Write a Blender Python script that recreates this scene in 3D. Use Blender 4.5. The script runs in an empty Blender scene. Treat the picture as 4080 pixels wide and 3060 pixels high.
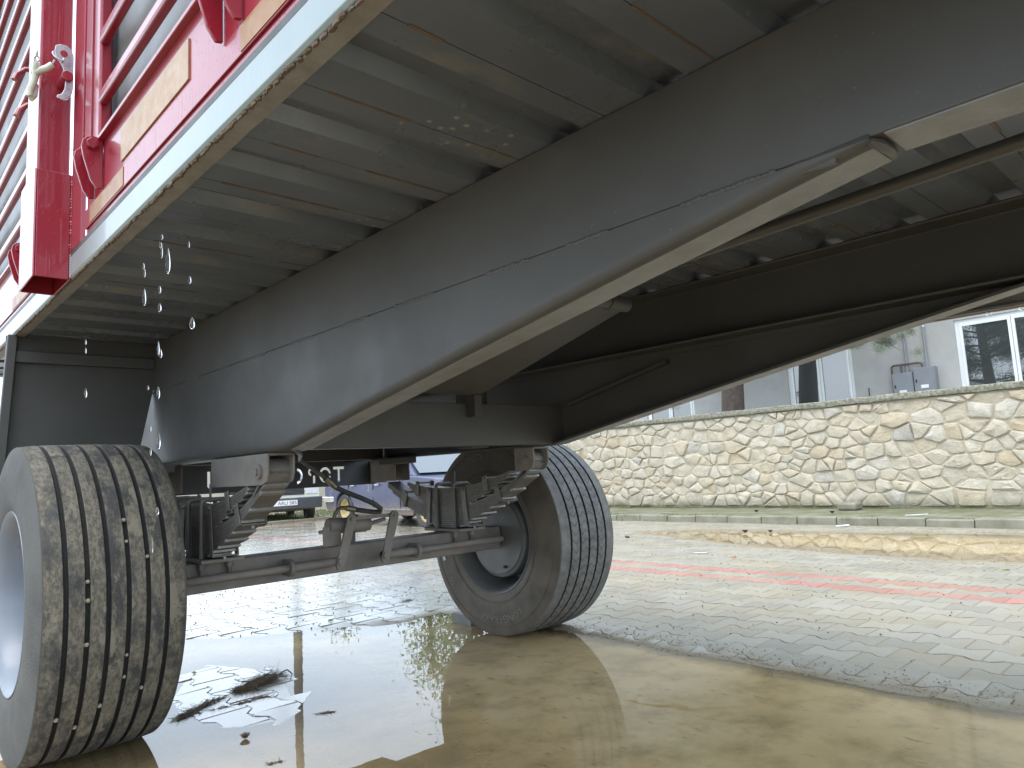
import bpy, math, random
from mathutils import Vector, Matrix, noise as mnoise
R = math.radians
random.seed(7)
scene = bpy.context.scene
COL = scene.collection

# ------------------------------------------------------------------ camera
cam = bpy.data.cameras.new('camera')
cam.lens = 25.05; cam.sensor_width = 36.0; cam.clip_start = 0.02; cam.clip_end = 2000
camo = bpy.data.objects.new('camera', cam); COL.objects.link(camo)
yaw, pit, rol = 0.755622, 0.11908, -0.05255
fw = Vector((math.sin(yaw)*math.cos(pit), math.cos(yaw)*math.cos(pit), math.sin(pit)))
rt = Vector((math.cos(yaw), -math.sin(yaw), 0)); up = rt.cross(fw)
r2 = math.cos(rol)*rt + math.sin(rol)*up; u2 = -math.sin(rol)*rt + math.cos(rol)*up
camo.matrix_world = Matrix(((r2.x, u2.x, -fw.x, 0), (r2.y, u2.y, -fw.y, 0), (r2.z, u2.z, -fw.z, 0.9), (0, 0, 0, 1)))
scene.camera = camo

# ------------------------------------------------------------------ sky, sun, exposure
SUN_EL, SUN_AZ = R(68), R(262)          # azimuth clockwise from +Y
w = bpy.data.worlds.new('World'); scene.world = w; w.use_nodes = True
nt = w.node_tree; nt.nodes.clear()
wo = nt.nodes.new('ShaderNodeOutputWorld'); bg = nt.nodes.new('ShaderNodeBackground')
sky = nt.nodes.new('ShaderNodeTexSky'); sky.sky_type = 'NISHITA'; sky.sun_disc = False
sky.sun_elevation = SUN_EL; sky.sun_rotation = SUN_AZ; sky.air_density = 1.2; sky.dust_density = 3.0
mixs = nt.nodes.new('ShaderNodeMix'); mixs.data_type = 'RGBA'; mixs.inputs[0].default_value = 0.78
tc = nt.nodes.new('ShaderNodeTexCoord'); nz = nt.nodes.new('ShaderNodeTexNoise')
nz.inputs['Scale'].default_value = 1.6; nz.inputs['Detail'].default_value = 6; nz.inputs['Roughness'].default_value = 0.55
rp = nt.nodes.new('ShaderNodeValToRGB')
rp.color_ramp.elements[0].position = 0.32; rp.color_ramp.elements[0].color = (5.4, 6.7, 8.2, 1)
rp.color_ramp.elements[1].position = 0.72; rp.color_ramp.elements[1].color = (7.7, 8.6, 9.7, 1)
nt.links.new(tc.outputs['Generated'], nz.inputs['Vector']); nt.links.new(nz.outputs['Fac'], rp.inputs['Fac'])
nt.links.new(sky.outputs[0], mixs.inputs[6]); nt.links.new(rp.outputs[0], mixs.inputs[7])
nt.links.new(mixs.outputs[2], bg.inputs['Color']); bg.inputs['Strength'].default_value = 0.145
nt.links.new(bg.outputs[0], wo.inputs['Surface'])
sd = bpy.data.lights.new('sun', 'SUN'); sd.energy = 1.1; sd.angle = R(45); sd.color = (1.0, 0.97, 0.92)
so = bpy.data.objects.new('sun', sd); COL.objects.link(so)
sv = Vector((math.sin(SUN_AZ)*math.cos(SUN_EL), math.cos(SUN_AZ)*math.cos(SUN_EL), math.sin(SUN_EL)))
so.rotation_euler = (-sv).to_track_quat('-Z', 'Y').to_euler(); so.location = sv*30
scene.view_settings.view_transform = 'Standard'; scene.view_settings.look = 'None'
scene.view_settings.exposure = 1.27; scene.view_settings.gamma = 1.0
scene.view_settings.use_curve_mapping = False

# ------------------------------------------------------------------ helpers
class MB:
    def __init__(s): s.v = []; s.f = []; s.uv = None
    def add(s, vs, fs):
        o = len(s.v); s.v += [tuple(p) for p in vs]; s.f += [tuple(i+o for i in f) for f in fs]; return s
    def box(s, x0, x1, y0, y1, z0, z1):
        return s.add([(x0,y0,z0),(x1,y0,z0),(x1,y1,z0),(x0,y1,z0),(x0,y0,z1),(x1,y0,z1),(x1,y1,z1),(x0,y1,z1)],
                     [(0,3,2,1),(4,5,6,7),(0,1,5,4),(1,2,6,5),(2,3,7,6),(3,0,4,7)])
    def obox(s, c, ax, ay, az):      # centre and three half-axis vectors
        c, ax, ay, az = Vector(c), Vector(ax), Vector(ay), Vector(az)
        vs = [c+a*ax+b*ay+d*az for d in (-1,1) for (a,b) in ((-1,-1),(1,-1),(1,1),(-1,1))]
        return s.add(vs, [(0,3,2,1),(4,5,6,7),(0,1,5,4),(1,2,6,5),(2,3,7,6),(3,0,4,7)])
    def bar(s, p0, p1, wid, thk, upv=(0,0,1)):   # flat bar between two points
        p0, p1 = Vector(p0), Vector(p1); d = (p1-p0); l = d.length; d.normalize()
        a = d.cross(Vector(upv)).normalized(); b = a.cross(d).normalized()
        return s.obox((p0+p1)/2, d*l/2, a*wid/2, b*thk/2)
    def prism(s, poly, axis, a0, a1):
        n = len(poly)
        def P(q, a):
            return {'x': (a, q[0], q[1]), 'y': (q[0], a, q[1]), 'z': (q[0], q[1], a)}[axis]
        vs = [P(q, a0) for q in poly]+[P(q, a1) for q in poly]
        fs = [tuple(range(n))[::-1], tuple(range(n, 2*n))]+[(i, (i+1) % n, (i+1) % n+n, i+n) for i in range(n)]
        return s.add(vs, fs)
    def cyl(s, p0, p1, r0, r1=None, n=16, caps=True):
        if r1 is None: r1 = r0
        p0, p1 = Vector(p0), Vector(p1); d = (p1-p0).normalized()
        a = d.orthogonal().normalized(); b = d.cross(a)
        vs = [p+(a*math.cos(t)+b*math.sin(t))*r for p, r in ((p0, r0), (p1, r1)) for t in [2*math.pi*i/n for i in range(n)]]
        fs = [(i, (i+1) % n, (i+1) % n+n, i+n) for i in range(n)]
        if caps: fs += [tuple(range(n))[::-1], tuple(range(n, 2*n))]
        return s.add(vs, fs)
    def tube(s, path, r, n=8, caps=True):
        path = [Vector(p) for p in path]; m = len(path)
        rr = r if isinstance(r, (list, tuple)) else [r]*m
        t = (path[1]-path[0]).normalized(); a = t.orthogonal().normalized(); vs = []
        for i in range(m):
            t2 = (path[min(i+1, m-1)]-path[max(i-1, 0)]).normalized()
            a = (a-t2*a.dot(t2)).normalized(); b = t2.cross(a)
            vs += [path[i]+(a*math.cos(q)+b*math.sin(q))*rr[i] for q in [2*math.pi*k/n for k in range(n)]]
        fs = [(i*n+k, i*n+(k+1) % n, (i+1)*n+(k+1) % n, (i+1)*n+k) for i in range(m-1) for k in range(n)]
        if caps: fs += [tuple(range(n))[::-1], tuple(range((m-1)*n, m*n))]
        return s.add(vs, fs)
    def lathe(s, prof, c, n=64, closed=True):     # axis X; profile of (radius, x offset)
        m = len(prof); vs = []
        for k in range(n):
            t = 2*math.pi*k/n
            for (r, x) in prof: vs.append((c[0]+x, c[1]+r*math.cos(t), c[2]+r*math.sin(t)))
        fs = []
        for k in range(n):
            k2 = (k+1) % n
            for i in range(m if closed else m-1):
                j = (i+1) % m; fs.append((k*m+i, k*m+j, k2*m+j, k2*m+i))
        return s.add(vs, fs)
    def ball(s, c, rx, ry, rz, n=8, m=6):
        vs = [(c[0], c[1], c[2]+rz)]
        for i in range(1, m):
            a = math.pi*i/m
            for k in range(n):
                t = 2*math.pi*k/n; vs.append((c[0]+rx*math.sin(a)*math.cos(t), c[1]+ry*math.sin(a)*math.sin(t), c[2]+rz*math.cos(a)))
        vs.append((c[0], c[1], c[2]-rz)); L = len(vs)-1
        fs = [(0, 1+k, 1+(k+1) % n) for k in range(n)]
        for i in range(m-2):
            for k in range(n):
                a, b = 1+i*n+k, 1+i*n+(k+1) % n; fs.append((a, a+n, b+n, b))
        fs += [(L, 1+(m-2)*n+(k+1) % n, 1+(m-2)*n+k) for k in range(n)]
        return s.add(vs, fs)
    def mesh(s, name, mat, smooth=35):
        me = bpy.data.meshes.new(name); me.from_pydata(s.v, [], s.f); me.validate(); me.update()
        if mat: me.materials.append(mat)
        if smooth:
            me.polygons.foreach_set('use_smooth', [True]*len(me.polygons)); me.set_sharp_from_angle(angle=R(smooth))
        return me
    def build(s, name, mat, parent=None, bevel=0, smooth=35, seg=2):
        o = bpy.data.objects.new(name, s.mesh(name, mat, smooth)); COL.objects.link(o)
        if parent is not None: attach(o, parent)
        if bevel:
            b = o.modifiers.new('bevel', 'BEVEL'); b.width = bevel; b.segments = seg; b.limit_method = 'ANGLE'; b.angle_limit = R(40); b.harden_normals = True
        return o

def attach(o, parent):
    o.parent = parent
    o.matrix_parent_inverse = Matrix.Translation(-Vector(parent['_loc'])) if '_loc' in parent else Matrix.Identity(4)

def thing(name, label, cat, loc=(0,0,0), group=None, kind=None):
    o = bpy.data.objects.new(name, None); COL.objects.link(o); o.location = loc; o['_loc'] = list(loc)
    o.empty_display_size = 0.1
    tag(o, label, cat, group, kind); return o
def tag(o, label=None, cat=None, group=None, kind=None):
    if label: o['label'] = label
    if cat: o['category'] = cat
    if group: o['group'] = group
    if kind: o['kind'] = kind
    return o
def recal(me):
    import bmesh
    bm = bmesh.new(); bm.from_mesh(me); bmesh.ops.recalc_face_normals(bm, faces=bm.faces); bm.to_mesh(me); bm.free()

# ------------------------------------------------------------------ materials
class NT:
    def __init__(s, name):
        s.m = bpy.data.materials.new(name); s.m.use_nodes = True; s.t = s.m.node_tree
        s.p = s.t.nodes['Principled BSDF']; s.out = s.t.nodes['Material Output']; s._pos = None
    def n(s, typ, **kw):
        nd = s.t.nodes.new(typ)
        for k, v in kw.items(): setattr(nd, k, v)
        return nd
    def l(s, a, b): s.t.links.new(a, b)
    @property
    def pos(s):
        if s._pos is None: s._pos = s.n('ShaderNodeNewGeometry').outputs['Position']
        return s._pos
    def noise(s, scale, detail=4, rough=0.6, vec=None, stretch=None):
        nd = s.n('ShaderNodeTexNoise'); nd.inputs['Scale'].default_value = scale
        nd.inputs['Detail'].default_value = detail; nd.inputs['Roughness'].default_value = rough
        v = vec or s.pos
        if stretch:
            mp = s.n('ShaderNodeMapping'); mp.inputs['Scale'].default_value = stretch; s.l(v, mp.inputs['Vector']); v = mp.outputs[0]
        s.l(v, nd.inputs['Vector']); return nd.outputs['Fac']
    def ramp(s, fac, stops):
        r = s.n('ShaderNodeValToRGB'); e = r.color_ramp.elements
        while len(e) < len(stops): e.new(0.5)
        for i, (p, c) in enumerate(stops):
            e[i].position = p; e[i].color = (c, c, c, 1) if isinstance(c, (int, float)) else (*c, 1)
        s.l(fac, r.inputs['Fac']); return r.outputs['Color']
    def mix(s, fac, a, b, mode='MIX'):
        m = s.n('ShaderNodeMix', data_type='RGBA', blend_type=mode)
        for sock, val in ((m.inputs[0], fac), (m.inputs[6], a), (m.inputs[7], b)):
            if hasattr(val, 'is_output') or isinstance(val, bpy.types.NodeSocket): s.l(val, sock)
            elif isinstance(val, (int, float)): sock.default_value = val if sock.type == 'VALUE' else (val, val, val, 1)
            else: sock.default_value = (*val, 1)
        return m.outputs[2]
    def math(s, op, a, b=None, c=None):
        m = s.n('ShaderNodeMath', operation=op)
        for i, v in enumerate((a, b, c)):
            if v is None: continue
            if isinstance(v, (int, float)): m.inputs[i].default_value = v
            else: s.l(v, m.inputs[i])
        return m.outputs[0]
    def bump(s, h, strength=0.3, dist=0.01):
        b = s.n('ShaderNodeBump'); b.inputs['Strength'].default_value = strength; b.inputs['Distance'].default_value = dist
        s.l(h, b.inputs['Height']); s.l(b.outputs[0], s.p.inputs['Normal']); return b
    def base(s, v):
        if isinstance(v, tuple): s.p.inputs['Base Color'].default_value = (*v, 1)
        else: s.l(v, s.p.inputs['Base Color'])
    def set(s, **kw):
        for k, v in kw.items():
            i = s.p.inputs[k.replace('_', ' ')]
            if isinstance(v, bpy.types.NodeSocket): s.l(v, i)
            else: i.default_value = v
        return s

def simple(name, c1, c2=None, scale=6, rough=0.5, metal=0, bump=0.0, bscale=60, coat=0, rvar=0.1):
    s = NT(name); c2 = c2 or tuple(x*0.75 for x in c1)
    f = s.noise(scale, 6); s.base(s.mix(s.ramp(f, [(0.3, 0.0), (0.7, 1.0)]), c1, c2))
    s.set(Metallic=metal, Coat_Weight=coat, Coat_Roughness=0.06)
    s.l(s.ramp(s.noise(scale*2.3, 5), [(0.3, max(0.02, rough-rvar)), (0.7, rough+rvar)]), s.p.inputs['Roughness'])
    if bump: s.bump(s.noise(bscale, 5), bump, 0.004)
    return s.m

def m_chassis():
    s = NT('chassis_grey_paint')
    big = s.noise(2.2, 5); fine = s.noise(140, 2); speck = s.noise(150, 1)
    c = s.mix(s.ramp(big, [(0.35, 0.0), (0.7, 1.0)]), (0.057, 0.0545, 0.0505), (0.074, 0.071, 0.0655))
    c = s.mix(s.ramp(speck, [(0.76, 0.0), (0.79, 0.5)]), c, (0.2, 0.19, 0.17))       # dust specks
    c = s.mix(s.ramp(s.noise(9, 7), [(0.6, 0.0), (0.78, 0.35)]), c, (0.1, 0.09, 0.075))
    s.base(c); s.l(s.ramp(s.noise(5, 4), [(0.3, 0.42), (0.7, 0.6)]), s.p.inputs['Roughness'])
    s.set(Coat_Weight=0.08, Coat_Roughness=0.3)
    s.bump(fine, 0.06, 0.002); return s.m
def m_dusty():
    s = NT('dusty_axle_paint')
    c = s.mix(s.ramp(s.noise(7, 6), [(0.35, 0.0), (0.7, 1.0)]), (0.15, 0.136, 0.124), (0.24, 0.212, 0.185))
    c = s.mix(s.ramp(s.noise(4, 3), [(0.58, 0.0), (0.7, 0.4)]), c, (0.2, 0.1, 0.1))     # red primer showing
    s.base(c); s.set(Roughness=0.6); s.bump(s.noise(90, 4), 0.2, 0.003); return s.m
def m_floor():
    s = NT('floor_steel_underside')
    c = s.mix(s.ramp(s.noise(1.7, 6), [(0.3, 0.0), (0.7, 1.0)]), (0.125, 0.139, 0.165), (0.185, 0.203, 0.235))
    st = s.noise(3.1, 5, stretch=(1.0, 3.2, 1))
    c = s.mix(s.ramp(st, [(0.58, 0.0), (0.72, 0.75)]), c, (0.25, 0.235, 0.19))            # tan residue
    spots = s.n('ShaderNodeTexVoronoi'); spots.inputs['Scale'].default_value = 26; s.l(s.pos, spots.inputs['Vector'])
    sp = s.ramp(spots.outputs['Distance'], [(0.14, 1.0), (0.2, 0.0)])
    msk = s.ramp(s.noise(2.4, 2), [(0.56, 0.0), (0.64, 1.0)])
    c = s.mix(s.math('MULTIPLY', sp, msk), c, (0.4, 0.38, 0.3))                          # dried splashes
    c = s.mix(s.ramp(s.noise(11, 4), [(0.7, 0.0), (0.78, 0.8)]), c, (0.075, 0.055, 0.045))
    s.base(c); s.l(s.ramp(s.noise(4, 4), [(0.3, 0.22), (0.7, 0.4)]), s.p.inputs['Roughness']); s.set(Metallic=0.35)
    s.bump(s.noise(120, 3), 0.08, 0.002); return s.m
def m_red():
    s = NT('wet_red_paint')
    c = s.mix(s.ramp(s.noise(3, 5), [(0.3, 0.0), (0.7, 1.0)]), (0.31, 0.02, 0.034), (0.25, 0.015, 0.028))
    v = s.n('ShaderNodeTexVoronoi'); v.inputs['Scale'].default_value = 62; s.l(s.pos, v.inputs['Vector'])
    drops = s.ramp(v.outputs['Distance'], [(0.12, 1.0), (0.24, 0.0)])
    run = s.noise(34, 3, stretch=(1, 1, 0.05))
    s.base(c); s.set(Roughness=0.3, Coat_Weight=0.55, Coat_Roughness=0.06, Specular_IOR_Level=0.35)
    s.bump(s.math('ADD', s.math('MULTIPLY', drops, 0.5), s.math('MULTIPLY', s.ramp(run, [(0.6, 0.0), (0.7, 1.0)]), 0.6)), 0.35, 0.003)
    return s.m
def m_rail():
    s = NT('pale_rail_paint')
    c = s.mix(s.ramp(s.noise(4, 5), [(0.3, 0.0), (0.7, 1.0)]), (0.22, 0.275, 0.275), (0.28, 0.335, 0.335))
    c = s.mix(s.ramp(s.noise(40, 3, stretch=(1, 1, 0.12)), [(0.66, 0.0), (0.72, 0.5)]), c, (0.17, 0.22, 0.19))
    s.base(c); s.set(Roughness=0.3, Coat_Weight=0.3, Coat_Roughness=0.05); s.bump(s.noise(40, 3, stretch=(1, 1, 0.12)), 0.2, 0.003); return s.m
def m_tyre(muddy):
    s = NT('muddy_tyre_rubber' if muddy else 'tyre_rubber')
    c = s.mix(s.ramp(s.noise(12, 6), [(0.3, 0.0), (0.7, 1.0)]), (0.028, 0.028, 0.028), (0.055, 0.053, 0.05))
    rough = 0.62
    sep = s.n('ShaderNodeSeparateXYZ')
    uvn = s.n('ShaderNodeUVMap'); s.l(uvn.outputs[0], sep.inputs[0])
    U, V = sep.outputs[0], sep.outputs[1]          # metres round the tyre, across the tread (0..1 tread, >1 sidewall)
    tread = s.ramp(V, [(0.98, 1.0), (1.02, 0.0)])
    if muddy:
        uvv = s.n('ShaderNodeCombineXYZ'); s.l(s.math('MULTIPLY', U, 0.55), uvv.inputs[0]); s.l(s.math('MULTIPLY', V, 0.4), uvv.inputs[1]); UV2 = uvv.outputs[0]
        mud = s.ramp(s.noise(13, 12, 0.74, UV2), [(0.42, 0.0), (0.52, 1.0)])
        mud2 = s.ramp(s.noise(80, 8, 0.8, UV2), [(0.44, 0.0), (0.54, 1.0)])
        k = s.math('MULTIPLY', s.math('MULTIPLY', mud, s.math('ADD', s.math('MULTIPLY', mud2, 0.65), 0.35)), tread)
        c = s.mix(s.math('MULTIPLY', k, 0.9), c, (0.185, 0.163, 0.12))
        patch = s.math('MULTIPLY', s.ramp(s.noise(9, 9, 0.7, UV2), [(0.575, 0.0), (0.61, 1.0)]), tread)
        c = s.mix(s.math('MULTIPLY', patch, 0.85), c, (0.215, 0.19, 0.14))
        side = s.math('SUBTRACT', 1.0, tread)
        c = s.mix(s.math('MULTIPLY', side, s.ramp(s.noise(4, 4), [(0.35, 0.25), (0.65, 0.75)])), c, (0.105, 0.107, 0.1))
        h = s.math('ADD', s.math('MULTIPLY', k, 0.6), s.math('ADD', s.math('MULTIPLY', patch, 0.5), s.noise(160, 4)))
        s.bump(h, 0.7, 0.004); rough = 0.8
    else:
        # narrow zigzag sipes across the ribs
        ph = s.math('ADD', s.math('MULTIPLY', U, 22.0), s.math('MULTIPLY', s.math('PINGPONG', s.math('MULTIPLY', V, 16.0), 1.0), 0.55))
        saw = s.math('FRACT', ph)
        line = s.math('MULTIPLY', s.ramp(saw, [(0.0, 1.0), (0.075, 1.0), (0.1, 0.0)]), tread)
        edge = s.math('MULTIPLY', s.ramp(V, [(0.13, 0.0), (0.14, 1.0)]), s.ramp(V, [(0.86, 1.0), (0.87, 0.0)]))
        line = s.math('MULTIPLY', line, edge)
        c = s.mix(s.math('MULTIPLY', tread, s.ramp(s.noise(18, 6), [(0.3, 0.2), (0.75, 0.75)])), c, (0.25, 0.242, 0.225))
        c = s.mix(line, c, (0.01, 0.01, 0.01))
        side = s.math('SUBTRACT', 1.0, tread)
        c = s.mix(s.math('MULTIPLY', side, s.ramp(s.noise(6, 5), [(0.3, 0.35), (0.7, 0.95)])), c, (0.145, 0.118, 0.088))
        s.bump(s.math('ADD', s.math('MULTIPLY', line, -1.5), s.math('MULTIPLY', s.noise(130, 4), 0.35)), 0.5, 0.003)
    s.base(c); s.set(Roughness=rough); return s.m
def m_paver(red):
    s = NT('red_paver_concrete' if red else 'grey_paver_concrete')
    oi = s.n('ShaderNodeObjectInfo'); at = s.n('ShaderNodeAttribute', attribute_name='tint')
    rnd = s.math('FRACT', s.math('ADD', oi.outputs['Random'], at.outputs['Fac']))
    a, b = ((0.31, 0.13, 0.108), (0.38, 0.165, 0.138)) if red else ((0.215, 0.198, 0.156), (0.285, 0.263, 0.212))
    c = s.mix(rnd, a, b)
    c = s.mix(s.ramp(s.noise(2.1, 6), [(0.42, 0.0), (0.68, 0.6)]), c, (0.3, 0.26, 0.18))       # washed-in mud
    c = s.mix(s.ramp(s.noise(230, 2), [(0.62, 0.0), (0.72, 0.5)]), c, (0.55, 0.54, 0.5))      # grit
    c = s.mix(s.ramp(s.noise(160, 2), [(0.66, 0.0), (0.74, 0.6)]), c, (0.14, 0.125, 0.1))
    pz = s.n('ShaderNodeSeparateXYZ'); s.l(s.pos, pz.inputs[0])
    silt = s.math('MULTIPLY', s.ramp(s.math('ADD', pz.outputs[2], s.math('MULTIPLY', s.math('SUBTRACT', s.noise(9, 6), 0.5), 0.012)), [(0.002, 1.0), (0.011, 0.0)]), s.ramp(s.math('MULTIPLY', pz.outputs[0], 0.1), [(0.2, 0.0), (0.25, 1.0)]))
    c = s.mix(s.math('MULTIPLY', silt, 0.9), c, (0.24, 0.185, 0.11))                          # silt left along the water line
    s.base(c)
    wet = s.ramp(s.noise(1.3, 5), [(0.4, 0.0), (0.62, 1.0)])
    xyz = s.n('ShaderNodeSeparateXYZ'); s.l(s.pos, xyz.inputs[0])
    q = s.math('ADD', s.math('SUBTRACT', xyz.outputs[0], s.math('MULTIPLY', s.math('SUBTRACT', xyz.outputs[1], 2.0), 0.6)), s.math('MULTIPLY', s.math('SUBTRACT', s.noise(0.9, 5), 0.5), 1.6))
    film = s.math('MULTIPLY', s.ramp(s.math('MULTIPLY', q, 0.1), [(0.2, 1.0), (0.34, 0.0)]), s.math('MULTIPLY', s.math('SUBTRACT', 1.0, silt), 0.95))   # the yard is soaked behind the puddle, drying towards the wall
    rgh = s.mix(film, s.mix(wet, 0.5, 0.7), 0.13)
    s.l(rgh, s.p.inputs['Roughness']); s.l(film, s.p.inputs['Coat Weight']); s.set(Coat_Roughness=0.16, Coat_IOR=1.45)
    s.l(s.mix(silt, 0.5, 0.06), s.p.inputs['Specular IOR Level'])
    s.bump(s.math('ADD', s.noise(210, 3), s.math('MULTIPLY', s.noise(30, 4), 0.6)), 0.3, 0.004); return s.m
def m_ground():
    s = NT('joint_sand_ground')
    c = s.mix(s.ramp(s.noise(1.2, 6), [(0.3, 0.0), (0.7, 1.0)]), (0.2, 0.175, 0.125), (0.29, 0.255, 0.185))
    c = s.mix(s.ramp(s.noise(120, 3), [(0.55, 0.0), (0.7, 0.6)]), c, (0.32, 0.3, 0.25))
    s.base(c); s.set(Roughness=0.85, Specular_IOR_Level=0.08); s.bump(s.noise(150, 4), 0.5, 0.006); return s.m
def m_water():
    s = NT('muddy_puddle_water')
    t = s.t; t.nodes.remove(s.p)
    at = s.n('ShaderNodeAttribute', attribute_name='depth')
    dif = s.n('ShaderNodeBsdfDiffuse'); tr = s.n('ShaderNodeBsdfTransparent'); gl = s.n('ShaderNodeBsdfGlossy')
    gl.inputs['Roughness'].default_value = 0.0; gl.inputs['Color'].default_value = (1, 1, 1, 1)
    c = s.mix(s.ramp(s.noise(1.6, 6), [(0.35, 0.0), (0.7, 1.0)]), (0.46, 0.335, 0.165), (0.56, 0.42, 0.225))
    c = s.mix(s.ramp(s.noise(24, 6, 0.7, stretch=(1, 0.45, 1)), [(0.6, 0.0), (0.72, 0.75)]), c, (0.13, 0.09, 0.045))
    c = s.mix(s.ramp(s.noise(5, 7, 0.65), [(0.45, 0.0), (0.68, 0.6)]), c, (0.22, 0.165, 0.08))
    s.l(c, dif.inputs['Color'])
    mx = s.n('ShaderNodeMixShader')
    op = s.ramp(s.math('ADD', at.outputs['Fac'], s.math('MULTIPLY', s.math('SUBTRACT', s.noise(7, 5), 0.5), 0.004)), [(0.0, 0.06), (0.026, 0.96)])
    s.l(op, mx.inputs[0]); s.l(tr.outputs[0], mx.inputs[1]); s.l(dif.outputs[0], mx.inputs[2])
    fr = s.n('ShaderNodeFresnel'); fr.inputs['IOR'].default_value = 1.46
    b = s.n('ShaderNodeBump'); b.inputs['Strength'].default_value = 0.035; b.inputs['Distance'].default_value = 0.01
    s.l(s.noise(5.5, 2, 0.45), b.inputs['Height'])
    s.l(b.outputs[0], fr.inputs['Normal']); s.l(b.outputs[0], gl.inputs['Normal'])
    m2 = s.n('ShaderNodeMixShader'); s.l(fr.outputs[0], m2.inputs[0]); s.l(mx.outputs[0], m2.inputs[1]); s.l(gl.outputs[0], m2.inputs[2])
    s.l(m2.outputs[0], s.out.inputs['Surface']); return s.m
def m_stone():
    s = NT('wall_limestone'); oi = s.n('ShaderNodeObjectInfo')
    c = s.ramp(oi.outputs['Random'], [(0.0, (0.53, 0.47, 0.36)), (0.3, (0.6, 0.54, 0.43)), (0.55, (0.5, 0.45, 0.355)), (0.75, (0.58, 0.5, 0.37)), (0.88, (0.52, 0.425, 0.29)), (0.95, (0.61, 0.56, 0.47)), (1.0, (0.42, 0.4, 0.36))])
    c = s.mix(s.ramp(s.noise(9, 6), [(0.4, 0.0), (0.75, 0.55)]), c, (0.36, 0.3, 0.21))
    c = s.mix(s.ramp(s.noise(60, 5), [(0.62, 0.0), (0.75, 0.5)]), c, (0.22, 0.19, 0.15))
    c = s.mix(s.ramp(s.noise(2.2, 6), [(0.45, 0.0), (0.7, 0.4)]), c, (0.55, 0.5, 0.4))
    z = s.n('ShaderNodeSeparateXYZ'); s.l(s.pos, z.inputs[0])
    low = s.ramp(s.math('ADD', z.outputs[2], s.math('MULTIPLY', s.noise(4, 6), 0.3)), [(0.27, 1.0), (0.42, 0.0)])
    c = s.mix(s.math('MULTIPLY', low, 0.7), c, (0.2, 0.185, 0.12))                        # damp, mossy foot
    s.base(c); s.set(Roughness=0.85); s.bump(s.math('ADD', s.noise(24, 8, 0.7), s.math('MULTIPLY', s.noise(90, 5), 0.5)), 0.8, 0.03); return s.m
def m_mortar():
    s = NT('wall_mortar')
    c = s.mix(s.ramp(s.noise(6, 7), [(0.3, 0.0), (0.7, 1.0)]), (0.43, 0.375, 0.28), (0.54, 0.475, 0.365))
    z = s.n('ShaderNodeSeparateXYZ'); s.l(s.pos, z.inputs[0])
    low = s.ramp(s.math('ADD', z.outputs[2], s.math('MULTIPLY', s.noise(5, 5), 0.25)), [(0.26, 1.0), (0.36, 0.0)])
    c = s.mix(s.math('MULTIPLY', low, 0.8), c, (0.12, 0.125, 0.06))
    s.base(c); s.set(Roughness=0.9); s.bump(s.noise(28, 9, 0.7), 0.9, 0.03); return s.m
def m_coping():
    s = NT('coping_concrete')
    c = s.mix(s.ramp(s.noise(22, 7, 0.7), [(0.38, 0.0), (0.62, 1.0)]), (0.13, 0.125, 0.075), (0.34, 0.33, 0.27))
    c = s.mix(s.ramp(s.noise(70, 4), [(0.62, 0.0), (0.7, 0.8)]), c, (0.06, 0.06, 0.045))
    s.base(c); s.set(Roughness=0.9); s.bump(s.noise(60, 6), 0.8, 0.01); return s.m
def m_render_wall():
    s = NT('grey_cement_render')
    c = s.mix(s.ramp(s.noise(0.9, 7), [(0.3, 0.0), (0.7, 1.0)]), (0.3, 0.3, 0.285), (0.43, 0.425, 0.405))
    c = s.mix(s.ramp(s.noise(1.6, 6, stretch=(1, 1.2, 0.25)), [(0.58, 0.0), (0.66, 0.5)]), c, (0.3, 0.3, 0.28))
    s.base(c); s.set(Roughness=0.9); s.bump(s.noise(25, 5), 0.15, 0.006); return s.m
def m_glass():
    s = NT('window_glass'); s.base((0.02, 0.025, 0.025)); s.set(Roughness=0.3)
    gl = s.n('ShaderNodeBsdfGlossy'); gl.inputs['Roughness'].default_value = 0.01; mx = s.n('ShaderNodeMixShader'); fr = s.n('ShaderNodeFresnel'); fr.inputs['IOR'].default_value = 2.6
    s.l(fr.outputs[0], mx.inputs[0]); s.l(s.p.outputs[0], mx.inputs[1]); s.l(gl.outputs[0], mx.inputs[2]); s.l(mx.outputs[0], s.out.inputs['Surface']); return s.m
def m_sidewalk():
    s = NT('mossy_sidewalk')
    br = s.n('ShaderNodeTexBrick'); br.inputs['Scale'].default_value = 1.0; br.inputs['Brick Width'].default_value = 0.2; br.inputs['Row Height'].default_value = 0.16; br.inputs['Mortar Size'].default_value = 0.008
    br.inputs['Color1'].default_value = (0.2, 0.185, 0.14, 1); br.inputs['Color2'].default_value = (0.25, 0.235, 0.18, 1); br.inputs['Mortar'].default_value = (0.1, 0.1, 0.06, 1)
    s.l(s.pos, br.inputs['Vector'])
    c = s.mix(s.ramp(s.noise(3.5, 7, stretch=(1.6, 0.7, 1)), [(0.38, 0.1), (0.6, 0.95)]), br.outputs['Color'], (0.1, 0.11, 0.04))
    s.base(c); s.set(Roughness=0.75); s.bump(s.noise(60, 5), 0.5, 0.01); return s.m
def m_leaf(name, a, b, rough=0.55):
    s = NT(name); s.base(s.mix(s.ramp(s.noise(3, 3), [(0.3, 0.0), (0.7, 1.0)]), a, b)); s.set(Roughness=rough, Subsurface_Weight=0.0); return s.m
def m_glassdrop():
    s = NT('rain_water'); s.base((1, 1, 1)); s.set(Roughness=0.0, IOR=1.33, Transmission_Weight=1.0); return s.m
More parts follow.
